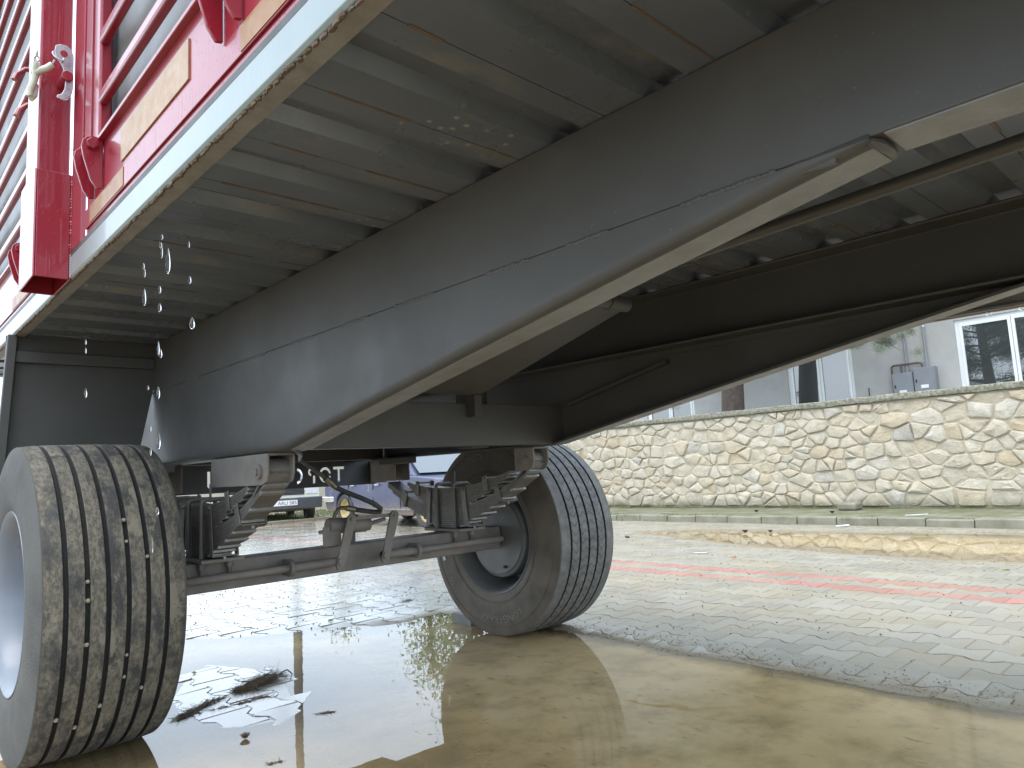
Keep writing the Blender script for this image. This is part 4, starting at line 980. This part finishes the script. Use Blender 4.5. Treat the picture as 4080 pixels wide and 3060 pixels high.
# hydraulic hose: rigid line, crimped fittings and the drooping loop
MB().tube([(1.13, 2.28, .996), (1.3, 2.6, 1.0), (1.42, 2.85, .99), (1.555, 2.88, .905)], .0085, 8).build('brake_line', M['chassis'], T)
hs = MB().tube([(1.6, 2.885, .865), (1.66, 2.88, .835), (1.73, 2.87, .805), (1.79, 2.86, .775), (1.822, 2.86, .752), (1.825, 2.87, .738), (1.8, 2.88, .738), (1.76, 2.9, .746), (1.71, 2.91, .757)], .0115, 10).build('brake_hose', M['rubber'], T)
MB().cyl((1.555, 2.88, .905), (1.575, 2.883, .89), .015, n=6).build('union_nut', M['brass'], hs)
MB().cyl((1.575, 2.883, .89), (1.605, 2.885, .863), .0135, n=12).build('crimp_fitting', M['brass'], hs)
MB().cyl((1.715, 2.908, .756), (1.675, 2.918, .765), .0135, n=12).build('crimp_fitting', M['brass'], hs)
MB().tube([(1.68, 2.917, .765), (1.655, 2.924, .768), (1.638, 2.93, .76), (1.63, 2.94, .74), (1.628, 2.95, .715)], .009, 8).build('elbow', M['brass'], hs)

# --- wheels
def tyre_mesh(muddy, outer_sign):
    Rr, Wd = .54, .444; hw = Wd/2
    tw = .203 if not muddy else .2      # half tread width
    ng = 5 if not muddy else 6
    prof = []
    gpos = [(-tw+2*tw*(i+1)/(ng+1)) for i in range(ng)]; gw = .0065 if not muddy else .0072; gd = .015
    prof.append((.5335, -tw))
    for gp in gpos:
        crown = .54-.004*(gp/tw)**2
        prof += [(crown, gp-gw-.0012), (crown-.0025, gp-gw), (crown-gd, gp-gw*.7), (crown-gd, gp+gw*.7), (crown-.002, gp+gw), (crown, gp+gw+.0012)]
    prof.append((.5335, tw))
    side = [(.5305, tw+.004), (.516, tw+.0085), (.49, hw-.009), (.44, hw), (.385, hw-.001), (.345, hw-.005), (.325, hw-.009), (.312, hw-.014), (.3, hw-.03)]
    prof = [(r, -x) for (r, x) in side[::-1]]+prof+side
    m = len(prof); N = 160; mb = MB(); uvs = []
    for k in range(N):
        t = 2*math.pi*k/N
        for (r, x) in prof: mb.v.append((x, r*math.cos(t), r*math.sin(t)))
    for k in range(N):
        for i in range(m-1):
            k2 = (k+1) % N; mb.f.append((k*m+i, k*m+i+1, k2*m+i+1, k2*m+i))
            for (kk, ii) in ((k, i), (k, i+1), (k+1, i+1), (k+1, i)):
                v = (prof[ii][1]+tw)/(2*tw); v = v if prof[ii][0] > .5 and abs(prof[ii][1]) <= tw+1e-6 else 1.5
                uvs += [kk/N*2*math.pi*Rr, v]
    me = mb.mesh('tyre', M['tyre_mud'] if muddy else M['tyre'], 32); me.materials.append(M['groove'])
    deep = [i for i in range(m-1) if min(prof[i][0], prof[i+1][0]) < .53 and max(abs(prof[i][1]), abs(prof[i+1][1])) < tw-.005]
    for p in me.polygons:
        if p.index % (m-1) in deep: p.material_index = 1
    uv = me.uv_layers.new(name='UVMap'); uv.data.foreach_set('uv', uvs); return me
def ring_text(body, rad, start_deg, size, xface):     # raised sidewall lettering, tops outward, read clockwise from the -X side
    me = text_mesh(body, size, .0008); out = me
    xs = [v.co.x for v in me.vertices]; x0 = min(xs)
    for v in me.vertices:
        th_ = R(start_deg)-(v.co.x-x0)/rad; r_ = rad+v.co.y
        v.co = Vector((xface-v.co.z, -r_*math.cos(th_), r_*math.sin(th_)))
    return me
def wheel(xc, muddy):
    wl = bpy.data.objects.new('wheel', None); COL.objects.link(wl); attach(wl, T); wl['_loc'] = [0, 0, 0]
    loc = Matrix.Translation((xc, AY, AZ))
    me = tyre_mesh(muddy, 1); me.transform(loc); ty = bpy.data.objects.new('tyre', me); COL.objects.link(ty); attach(ty, wl)
    fl = 1 if muddy else -1               # which way the dished side faces the camera
    rp_m = M['rim_pale'] if muddy else M['rim_grey']
    prof_ = [(.31, -.212), (.313, -.204), (.302, -.196), (.296, -.17), (.282, -.14), (.27, .0), (.282, .14), (.296, .17), (.302, .196), (.313, .204), (.31, .212), (.298, .205), (.285, .18), (.272, .14), (.262, .0), (.272, -.14), (.285, -.18), (.298, -.205)]
    rm = MB().lathe(prof_, (xc, AY, AZ), 72).build('rim', rp_m, wl); recal(rm.data)
    disc = [(.263, .03), (.2, .05), (.14, .062), (.14, .075), (.2, .063), (.263, .045)] if not muddy else [(.266, -.09), (.2, -.1), (.15, -.06), (.15, -.048), (.2, -.087), (.266, -.077)]
    dk = MB().lathe(disc, (xc, AY, AZ), 60).build('wheel_disc', rp_m, rm); recal(dk.data)
    if not muddy:
        dr = MB().lathe([(.0, -.165), (.21, -.165), (.226, -.158), (.23, -.14), (.23, .03), (.0, .03)], (xc, AY, AZ), 60, closed=False).build('brake_drum', M['rim_grey'], wl); recal(dr.data)
        dp = MB().lathe([(.0, -.172), (.206, -.172), (.209, -.1655)], (xc, AY, AZ), 60, closed=False).build('dust_shield', M['rim_grey'], wl); recal(dp.data)
        MB().add([(xc-.29, AY-.061, .473), (xc-.175, AY-.035, .5), (xc-.175, AY-.035, .58), (xc-.29, AY-.061, .598), (xc-.29, AY+.061, .473), (xc-.175, AY+.035, .5), (xc-.175, AY+.035, .58), (xc-.29, AY+.061, .598)],
          [(0, 1, 2, 3), (7, 6, 5, 4), (0, 4, 5, 1), (1, 5, 6, 2), (2, 6, 7, 3), (3, 7, 4, 0)]).build('axle_stub', M['dusty'], wl)
        MB().cyl((xc-.188, AY-.07, .37), (xc-.17, AY-.07, .37), .008, n=8).build('plug', M['black'], dp)
        for (bd, rd, st, sz) in (('LONGTRAXX', .425, -59, .055), ('00', .425, -140, .05), ('LANDS', .43, 118, .06)):
            m_ = ring_text(bd, rd, st, sz, 0); m_.transform(Matrix.Translation((xc-.2225, AY, AZ))); m_.materials.append(M['letter'])
            o = bpy.data.objects.new('sidewall_lettering', m_); COL.objects.link(o); attach(o, ty)
        for (a0, a1) in ((-55, -150), (122, 70)):          # dark swoosh panel behind the letters
            pass
        # raised concentric rings
        for (rad, xx) in ((.352, -.2185), (.36, -.2195), (.493, -.2125), (.485, -.215)):
            o = MB().lathe([(rad-.002, xx+.003), (rad, xx-.0012), (rad+.002, xx+.003)], (xc, AY, AZ), 90, closed=False).build('sidewall_ring', M['tyre'], ty)
            uvl = o.data.uv_layers.new(name='UVMap'); uvl.data.foreach_set('uv', [1.5]*(len(uvl.data)*2))
        st = MB()
        a = R(196)
        st.obox((xc-.2232, AY-.44*math.cos(a), AZ+.44*math.sin(a)), (.0006, 0, 0), Vector((0, -math.cos(a), math.sin(a)))*.011, Vector((0, math.sin(a), math.cos(a)))*.03)
        st.build('paper_sticker', M['paper'], ty, smooth=0)
    else:
        MB().lathe([(.0, -.1), (.1, -.1), (.12, -.08), (.13, -.03), (.0, -.03)], (xc, AY, AZ), 32, closed=False).build('hub', rp_m, wl)
        for k in range(10):
            a = k*math.pi/5; MB().cyl((xc-.1, AY+.167*math.cos(a), AZ+.167*math.sin(a)), (xc-.02, AY+.167*math.cos(a), AZ+.167*math.sin(a)), .016, n=6).build('wheel_nut', M['zinc'], rm)
        m_ = ring_text('22.5', .43, 172, .05, 0); m_.transform(Matrix.Translation((xc-.2225, AY, AZ))); m_.materials.append(M['letter'])
        o = bpy.data.objects.new('sidewall_lettering', m_); COL.objects.link(o); attach(o, ty)
        # pebbles wedged in the grooves
        rr = random.Random(12); tw = .2
        for (gi, an) in ((1, 170), (1, 176), (1, 190), (3, 158), (3, 196), (4, 164), (3, 204), (2, 214), (0, 216), (1, 222), (4, 210), (3, 150)):
            gp = -tw+2*tw*(gi+1)/7; a = R(an); s_ = rr.uniform(.006, .009)
            o = MB().ball((xc+gp, AY+.535*math.cos(a), AZ+.535*math.sin(a)), s_, s_*1.1, s_*.9, 6, 4).build('pebble', M['paver'], ty, smooth=0)
    return wl
wheel(.645, True); wheel(2.862, False)

# --- rear bumper with cut-out letters (read from behind the trailer)
def arcpts(cx, cz, r, a0, a1, n=14): return [(cx+r*math.cos(R(a0+(a1-a0)*i/n)), cz+r*math.sin(R(a0+(a1-a0)*i/n))) for i in range(n+1)]
BY = 4.1
holes = []
def ringseg(cx, cz, ro, ri, a0, a1, sx=.85):
    o_ = arcpts(0, 0, ro, a0, a1); i_ = arcpts(0, 0, ri, a1, a0); holes.append([(cx+x*sx, cz+z) for x, z in o_+i_])
zb, hgt = .879, .096; st_ = .0165
# image left to right on this inner face: partial letter ... O P O T (mirrored)
holes.append([(2.268, zb+hgt), (2.268, zb+hgt-st_), (2.299, zb+hgt-st_), (2.299, zb), (2.299+st_, zb), (2.299+st_, zb+hgt-st_), (2.346, zb+hgt-st_), (2.346, zb+hgt)])
ringseg(2.212, zb+hgt/2, hgt/2, hgt/2-st_, 12, 150); ringseg(2.212, zb+hgt/2, hgt/2, hgt/2-st_, 172, 348)
holes.append([(2.128, zb), (2.128+st_, zb), (2.128+st_, zb+hgt*.48), (2.128, zb+hgt*.48)])
o_ = arcpts(2.122, zb+hgt*.72, hgt*.28, 90, 258, 10); i_ = arcpts(2.122, zb+hgt*.72, hgt*.28-st_*.9, 258, 90, 10)
holes.append([(2.128+st_, zb+hgt), ]+o_+i_+[(2.128+st_, zb+hgt-st_*.9)])
ringseg(2.02, zb+hgt/2, hgt/2, hgt/2-st_, -84, 84)
holes.append([(1.488, zb+.012), (1.5, zb), (1.505, zb), (1.505, zb+hgt), (1.488, zb+hgt)])
cu = bpy.data.curves.new('bumper_plate', 'CURVE'); cu.dimensions = '2D'; cu.fill_mode = 'BOTH'; cu.extrude = .003
def spl(pts_):
    s_ = cu.splines.new('POLY'); s_.points.add(len(pts_)-1); s_.use_cyclic_u = True
    for i, (x, z) in enumerate(pts_): s_.points[i].co = (x, z, 0, 1)
spl([(1.1, .853), (2.575, .853), (2.575, 1.03), (1.1, 1.03)])
for hpts in holes: spl(hpts)
tmp = bpy.data.objects.new('tmp', cu); COL.objects.link(tmp)
me = bpy.data.meshes.new_from_object(tmp.evaluated_get(bpy.context.evaluated_depsgraph_get())); bpy.data.objects.remove(tmp); bpy.data.curves.remove(cu)
me.transform(Matrix(((1, 0, 0, 0), (0, 0, -1, BY), (0, 1, 0, 0), (0, 0, 0, 1)))); me.materials.append(M['plastic'])
bp = bpy.data.objects.new('bumper_plate', me); COL.objects.link(bp); attach(bp, T)
MB().box(1.1, 2.575, BY-.06, BY-.0035, 1.024, 1.034).build('bumper_flange', M['chassis'], bp)
for xa in (1.1, 2.53): MB().box(xa, xa+.06, BY-.12, BY-.004, .86, 1.0).build('bumper_bracket', M['chassis'], bp, bevel=.003)
MB().box(1.2, 1.245, BY-.008, BY-.0035, .96, .985).build('slot_cover', M['black'], bp)

# --- red side: post in its sleeve, dropside panels, hinges, tape, hooks
pst = bpy.data.objects.new('side_post', None); COL.objects.link(pst); attach(pst, T); pst['_loc'] = [0, 0, 0]
MB().box(.408, .4985, 2.575, 2.775, 1.9, 3.75).build('post', M['red'], pst, bevel=.007, seg=3)
mb = MB(); 
mb.box(.4, .406, 2.555, 2.795, 1.571, 1.92); mb.box(.4985, .5045, 2.555, 2.795, 1.571, 1.92); mb.box(.406, .4985, 2.555, 2.562, 1.571, 1.92); mb.box(.406, .4985, 2.788, 2.795, 1.571, 1.92)
mb.build('sleeve', M['red'], pst, bevel=.003)
MB().box(.407, .497, 2.564, 2.786, 1.68, 1.69).build('sleeve_stop', M['black'], pst)
rr = random.Random(4); mb = MB()
for k in range(26): mb.ball((.506, 2.552+rr.uniform(-.002, .002), 1.655+k*.0095), .008+rr.uniform(0, .003), .006, .007, 6, 4)
mb.build('sleeve_weld', M['red'], pst)
mb = MB()
for k in range(9): mb.ball((.506, 2.551, 1.582+k*.0085), .009, .004, .006, 6, 4)
mb.build('grey_weld', M['patch'], pst)
MB().box(.5, .514, 2.42, 2.55, 1.655, 3.7).build('post_wing', M['red'], pst, bevel=.003)
def side_panel(y0, y1):
    P = bpy.data.objects.new('dropside_panel', None); COL.objects.link(P); attach(P, T); P['_loc'] = [0, 0, 0]
    MB().box(.502, .51, y0, y1, 1.653, 1.886).build('lower_plate', M['red'], P)
    MB().box(.486, .512, y0, y1, 1.8865, 1.9).build('top_flange', M['red'], P, bevel=.003)
    MB().box(.497, .5015, y0, y1, 1.676, 1.735).build('pressed_rib', M['red'], P, bevel=.0015)
    mb = MB().box(.49, .525, y1-.17, y1, 1.9005, 3.75); o = mb.build('frame_post', M['red'], P, bevel=.008, seg=3)
    MB().box(.486, .4895, y1-.1, y1-.085, 1.92, 3.75).build('frame_bead', M['red'], o)
    MB().box(.49, .525, y0, y0+.12, 1.9005, 3.75).build('frame_post', M['red'], P, bevel=.008, seg=3)
    for k in range(9):
        z = 2.0+k*.185
        sec = [(.488, z+.006), (.493, z), (.512, z), (.515, z+.03), (.503, z+.044), (.491, z+.038)]
        MB().prism(sec, 'y', y0+.12, y1-.17).build('slat', M['red'], P, bevel=.004)
    MB().box(.54, .546, y0, y1, 1.9, 3.75).build('inner_sheet', M['sheet'], P, smooth=0)
    return P
pA = side_panel(-1.6, 2.35); pB = side_panel(2.84, 4.8)
MB().box(.4985, .5018, 1.48, 1.985, 1.757, 1.85).build('reflective_strip', M['reflector'], pA)
MB().box(.4985, .5018, 2.95, 3.5, 1.757, 1.85).build('reflective_strip', M['reflector'], pB)
MB().box(.4955, .4968, .9, 1.2, 1.68, 1.731).build('amber_tape', M['tape'], pA); MB().box(.4955, .4968, 1.95, 2.29, 1.68, 1.731).build('amber_tape', M['tape'], pA)
MB().box(.4955, .4968, 2.9, 3.6, 1.68, 1.731).build('amber_tape', M['tape'], pB)
def hinge(y, parent):
    H = bpy.data.objects.new('hinge', None); COL.objects.link(H); attach(H, parent); H['_loc'] = [0, 0, 0]
    tear = [(.5, 1.745), (.486, 1.742), (.47, 1.765), (.452, 1.825), (.446, 1.858), (.449, 1.878), (.46, 1.89), (.477, 1.895), (.5, 1.892)]
    for ya in (y, y+.09):
        o = MB().prism(tear, 'y', ya, ya+.009).build('hinge_lug', M['red'], H, bevel=.002); recal(o.data)
    MB().cyl((.471, y-.012, 1.868), (.471, y+.115, 1.868), .01, n=12).build('hinge_pin', M['red'], H)
    MB().cyl((.471, y-.014, 1.868), (.471, y-.0005, 1.868), .016, n=6).build('bolt_head', M['red'], H, bevel=.002)
hinge(2.17, pA); hinge(1.2, pA); hinge(.3, pA); hinge(3.3, pB)
def hook(y, z):
    MB().tube([(.49, y, z), (.46, y, z+.012), (.43, y, z+.008), (.405, y, z-.02), (.398, y, z-.045)], [.009, .009, .009, .009, .011], 8).build('rope_hook', M['red'], pB)
hook(3.0, 2.46); hook(2.93, 2.29)
# pin through the wedge
MB().cyl((.47, 2.574, 2.225), (.47, 2.49, 2.222), .017, n=16).build('wedge_pin', M['red'], pst, bevel=.003)
MB().box(.408, .47, 2.777, 2.8, 2.27, 2.29).build('chain_lug', M['red'], pst)

# locking wedge: zinc crescent plate
wd = [(.449, 2.318), (.462, 2.327), (.48, 2.328), (.494, 2.318), (.5, 2.296), (.5, 2.19), (.497, 2.17), (.487, 2.15), (.472, 2.14), (.458, 2.144), (.455, 2.151), (.468, 2.16), (.476, 2.18), (.478, 2.21), (.47, 2.25), (.462, 2.268), (.452, 2.278), (.446, 2.298)]
o = MB().prism([(x-.012, z) for x, z in wd], 'y', 2.5, 2.508).build('locking_wedge', M['zinc'], bevel=.0015); recal(o.data)
tag(o, 'zinc plated crescent locking wedge pushed through the red post pin', 'wedge')
MB().cyl((.46, 2.4985, 2.297), (.46, 2.5, 2.297), .011, n=14).build('wedge_eye', M['red'], o)
ch = thing('safety_chain', 'short chain in cloudy plastic sleeve hanging from the red post to the zinc wedge', 'chain', (.41, 2.55, 2.05))
def torus(c, R0, r0, a, b, n=18, m=6):
    mb = MB(); c, a, b = Vector(c), Vector(a).normalized(), Vector(b).normalized()
    mb.tube([c+(a*math.cos(2*math.pi*i/n)+b*math.sin(2*math.pi*i/n))*R0 for i in range(n+1)], r0, m, False); return mb
torus((.444, 2.5, 2.283), .016, .0022, (1, 0, -.4), (0, .5, 1)).build('split_ring', M['zinc'], ch)
MB().tube([(.437, 2.503, 2.268), (.432, 2.51, 2.258)], .0035, 6).build('chain_link', M['zinc'], ch)
MB().tube([(.432, 2.512, 2.256), (.42, 2.52, 2.243), (.405, 2.53, 2.235), (.393, 2.54, 2.228)], [.0095, .011, .011, .0105], 12).build('plastic_sleeve', M['sleeve'], ch)
MB().tube([(.392, 2.53, 2.256), (.391, 2.535, 2.24), (.393, 2.545, 2.225), (.388, 2.55, 2.2), (.381, 2.555, 2.175), (.38, 2.56, 2.155), (.386, 2.565, 2.15), (.392, 2.567, 2.162), (.395, 2.567, 2.2)], .0105, 12).build('plastic_sleeve', M['sleeve'], ch)
for z in (2.272, 2.29): torus((.393, 2.535, z), .0085, .002, (1, .3, 0) if z < 2.28 else (.2, 1, 0), (0, 0, 1), 14).build('chain_link', M['zinc'], ch)
MB().tube([(.393, 2.537, 2.297), (.398, 2.6, 2.31), (.404, 2.7, 2.3)], .0025, 6).build('hanger_wire', M['zinc'], ch)

# ------------------------------------------------------------------ loose things on the ground
rd = random.Random(31)
def straw(mb, path, wid, cnt, ln=.05, zz=.012):
    pl = [Vector((*p, 0)) for p in path]
    for _ in range(cnt):
        t = rd.random()*(len(pl)-1); i = int(t); q = pl[i].lerp(pl[i+1], t-i); wv = wid if not isinstance(wid, list) else wid[i]+(wid[i+1]-wid[i])*(t-i)
        p = q+Vector((rd.gauss(0, wv), rd.gauss(0, wv), rd.uniform(.002, zz)*min(1, wv*60)))
        d = ((pl[i+1]-pl[i]).normalized()*rd.choice((-1, 1))+Vector((rd.gauss(0, .6), rd.gauss(0, .6), rd.gauss(0, .25)))).normalized(); L = ln*rd.uniform(.4, 1.2)
        s_ = d.orthogonal().normalized()*rd.uniform(.0007, .0018); u_ = d.cross(s_)
        mb.add([p-s_, p+s_, p+u_*.8, p+d*L-s_*.4, p+d*L+s_*.4], [(0, 1, 4, 3), (1, 2, 4), (2, 0, 3)])
mb = MB(); straw(mb, [(1.29, 3.21), (1.36, 3.22), (1.43, 3.265), (1.5, 3.27)], [.006, .014, .024, .014], 900, .055, .03)
o = mb.build('straw_clump', M['debris'], smooth=0); tag(o, 'thick wad of wet straw and bark lying at the puddle island edge', 'debris')
MB().tube([(1.47, 3.26, .02), (1.53, 3.28, .022), (1.56, 3.29, .025), (1.565, 3.25, .012), (1.53, 3.2, .004)], [.003, .0025, .003, .0025, .0015], 6).build('twig', M['bark'], o)
mb = MB(); straw(mb, [(.985, 3.055), (1.05, 3.09), (1.1, 3.118), (1.155, 3.147), (1.21, 3.172)], [.006, .012, .01, .012, .006], 520, .035, .018)
o = mb.build('straw_line', M['debris'], smooth=0); tag(o, 'dark line of wet straw and bark crumbs trailing toward the muddy tyre', 'debris')
mb = MB(); straw(mb, [(1.1, 3.05), (1.17, 3.035), (1.235, 3.036), (1.32, 3.05), (1.36, 3.02)], [.003, .006, .006, .008, .003], 420, .03, .01)
o = mb.build('straw_line', M['debris'], smooth=0); tag(o, 'thin straw line lodged in a paver joint nearest the camera', 'debris')
def cone_piece(x, y, s_, z=0):
    mb = MB()
    for k in range(16):
        a = k*2.4; rr_ = s_*(.35+.65*math.sin(math.pi*(k+1)/17)); zz = z+s_*.25+s_*.6*(k/16)
        d = Vector((math.cos(a), math.sin(a), .5)).normalized(); sd_ = d.cross(Vector((0, 0, 1))).normalized()*s_*.35
        c = Vector((x, y, zz)); mb.add([c-sd_*.5, c+sd_*.5, c+d*rr_+sd_, c+d*rr_-sd_, c+Vector((0, 0, s_*.3))], [(0, 1, 2, 3), (0, 3, 4), (1, 4, 2), (2, 4, 3)])
    return mb
o = cone_piece(1.085, 2.63, .02, -.004).build('pine_cone', M['cone'], smooth=0); tag(o, 'dark pine cone half sunk in the puddle in front of the island', 'cone', 'pine cones')
for (x, y, s_, lab) in ((7.838, 4.433, .045, 'reddish pine cone in the middle of the pavers nearest the kerb puddle'), (8.0, 4.2, .035, 'small pine cone right beside the larger one before the kerb puddle'), (9.59, 5.22, .04, 'pine cone on the mossy sidewalk above the broken kerb stones'), (9.5, 4.1, .04, 'pine cone on the sidewalk edge at the middle of the kerb'), (9.9, 8.2, .04, 'pine cone at the foot of the wall near the far tyre')):
    z = .1 if x > 9 else .0
    o = cone_piece(x, y, s_, z).build('pine_cone', M['cone'], smooth=0); tag(o, lab, 'cone', 'pine cones')
def leaf_obj(x, y, s_, mat, lab, a=0.5, z=.006):
    ca, sa = math.cos(a), math.sin(a); pts_ = [(0, 0, 0), (.4, .32, .12), (1, 0, .1), (.4, -.3, .04), (.45, 0, .2)]
    vs = [(x+(p*ca-q*sa)*s_, y+(p*sa+q*ca)*s_, z+h_*s_) for p, q, h_ in pts_]
    o = MB().add(vs, [(0, 1, 4), (1, 2, 4), (2, 3, 4), (3, 0, 4)]).build('fallen_leaf', mat, smooth=0); tag(o, lab, 'leaf', 'fallen leaves')
leaf_obj(2.265, 4.2, .06, M['yleaf'], 'bright yellow green leaf on the pavers at the puddle far edge', .4, .012)
leaf_obj(1.273, 3.68, .04, M['yleaf'], 'small olive leaf on the wet island beside the muddy tyre', 1.2)
leaf_obj(5.84, 3.45, .09, M['tape'], 'curled orange brown leaf standing on the red paver lines', .2, .012)
leaf_obj(6.06, 1.4, .07, M['yleaf'], 'pale yellow leaf on the pavers at the right beyond the red lines', 2.2, .012)
leaf_obj(5.4, 6.0, .07, M['yleaf'], 'yellow leaf on the red lines near the far tyre', 1.0, .012)
mb = MB(); straw(mb, [(2.1, 4.42), (2.15, 4.395), (2.19, 4.375)], .004, 90, .03, .012)
o = mb.build('bark_scrap', M['cone'], smooth=0); tag(o, 'dark red bark scrap on the pavers left of the yellow green leaf', 'debris')
mb = MB(); straw(mb, [(2.93, 4.35), (2.98, 4.33)], .012, 120, .035, .03)
o = mb.build('straw_tuft', M['debris'], smooth=0); tag(o, 'small brown tuft of dry leaf litter on pavers near the far wheel', 'debris')
mb = MB(); straw(mb, [(1.38, 2.66), (1.44, 2.63)], .006, 60, .02, .004)
o = mb.build('floating_crumbs', M['debris'], smooth=0); tag(o, 'dark crumbs floating on the puddle right of the mirrored pole', 'debris')
mb = MB(); straw(mb, [(1.04, 2.34), (1.08, 2.32)], .006, 40, .014, .004)
o = mb.build('floating_crumbs', M['debris'], smooth=0); tag(o, 'few dark crumbs floating at the bottom edge of the puddle', 'debris')
o = MB().bar((6.93, 5.46, .02), (7.0, 5.55, .02), .03, .02).build('plastic_scrap', M['litter'], bevel=.004); tag(o, 'dark plastic scrap lying on the pavers right of the far tyre', 'litter')
o = MB().bar((9.3, 3.15, .11), (9.45, 2.95, .115), .02, .01).build('white_stick', M['paper'], bevel=.002); tag(o, 'white plastic stick lying on the sidewalk', 'litter')
o = MB().bar((8.75, 3.75, .02), (8.82, 3.62, .03), .07, .012).build('paper_scrap', M['paper'], bevel=.002); tag(o, 'crumpled white paper scrap at the kerb foot', 'litter')
o = MB().bar((6.0, 3.95, .016), (6.03, 3.83, .018), .03, .006).build('paper_scrap', M['paper'], bevel=.002); tag(o, 'white paper scrap on the pavers beyond the red lines', 'litter')
o = MB().box(10.15, 10.42, 4.05, 4.32, .092, .2).build('loose_stone', M['kerb'], bevel=.035, seg=2); tag(o, 'loose grey stone on the sidewalk at the wall foot', 'stone')
bl = MB().box(2.735, 2.83, 3.36, 3.54, -.03, .06).build('concrete_block', M['block'], bevel=.006); tag(bl, 'wet concrete paving block wedged behind the far wheel in the puddle', 'block')
# grit scattered on the pavers
mb = MB(); rg = random.Random(77)
for _ in range(1500):
    if rg.random() < .5: x, y = rg.uniform(1.0, 3.4), rg.uniform(4.0, 8.0)
    else: x, y = rg.uniform(3.0, 8.8), rg.uniform(.6, 8)
    h_ = g(x, y)
    if h_ < .001: continue
    s_ = rg.uniform(.0015, .0055); mb.ball((x, y, h_+s_*.6), s_, s_*rg.uniform(.7, 1.5), s_*.8, 5, 3)
o = mb.build('grit', M['bark'], smooth=0); tag(o, kind='stuff')
mb = MB(); rg = random.Random(79)
for _ in range(1500):
    y = rg.uniform(.55, 2.9); x = 2.95+rg.gauss(.04, .07)
    h_ = g(x, y)
    if h_ < -.004: continue
    s_ = rg.uniform(.0012, .0042); mb.ball((x, y, max(h_, 0)+s_*.6), s_, s_*rg.uniform(.8, 1.4), s_*.8, 5, 3)
o = mb.build('shore_gravel', M['wet_grit'], smooth=0); tag(o, kind='stuff')
# moss and weeds along the kerb foot
mb = MB(); rg = random.Random(80)
for _ in range(2600):
    y = rg.uniform(-.5, 9.5); x = rg.choice((8.97, 9.16, 10.52))+rg.gauss(0, .03); z0 = .0 if x < 9.0 else .09
    if mnoise.noise(Vector((x*2, y*1.3, 1))) < .05: continue
    a = rg.uniform(0, 6.28); hh = rg.uniform(.01, .045)
    mb.add([(x-.006, y, z0), (x+.006, y, z0), (x+math.cos(a)*.02, y+math.sin(a)*.02, z0+hh)], [(0, 1, 2)])
o = mb.build('kerb_weeds', M['grass'], smooth=0); tag(o, kind='stuff')

# ------------------------------------------------------------------ water drops falling from the rail
DR = [(1.681,1.41,1.7),(1.734,1.466,.9),(1.727,1.447,.9),(1.725,1.483,.7),(1.866,1.448,.8),(1.857,1.428,.8),(1.856,1.364,1.3),(1.739,1.359,.9),(1.738,1.316,1.1),(2.438,1.351,.7),(2.436,1.325,.7),(2.426,1.193,1.2),(1.546,1.415,.6),(1.54,1.336,.9),(1.525,1.238,1.5),(1.746,1.219,.9),(1.729,1.206,1.0),(1.744,1.116,1.1),(1.82,1.138,.6),(1.738,1.004,1.2),(1.8,1.04,.6),(1.745,.847,1.0),(1.783,.769,1.0),(1.798,.986,.7)]
md = None
for i, (y, z, s_) in enumerate(DR):
    if md is None:
        prof_d = [(0, -.006), (.0022, -.0052), (.0034, -.003), (.0036, 0), (.0028, .0035), (.0014, .0065), (0, .0085)]
        mb = MB(); n = 12
        for k in range(n):
            for (r_, z_) in prof_d: mb.v.append((r_*math.cos(k*2*math.pi/n), r_*math.sin(k*2*math.pi/n), z_))
        m = len(prof_d); mb.f = [(k*m+i_, ((k+1) % n)*m+i_, ((k+1) % n)*m+i_+1, k*m+i_+1) for k in range(n) for i_ in range(m-1)]
        md = mb.mesh('water_drop', M['drop'], 180)
    o = bpy.data.objects.new('water_drop', md); COL.objects.link(o); o.location = (.523, y, z); zs = random.Random(i).uniform(1.0, 2.8); o.scale = (s_*1.05/zs**.25, s_*1.05/zs**.25, s_*zs)
    tag(o, 'clear water drop falling from the wet side rail', 'water drop', 'falling water drops')
for (y, s_) in ((.87, 1.3), (.66, 1.2), (.645, .9), (.56, 1.3)):
    o = bpy.data.objects.new('water_drop', md); COL.objects.link(o); o.location = (2.99, y, 1.366); o.scale = (s_, s_, s_)
    tag(o, 'clear water drop hanging from the brown guard edge above the house window', 'water drop', 'hanging water drops')
for ob in list(bpy.data.objects):
    if '_loc' in ob: del ob['_loc']
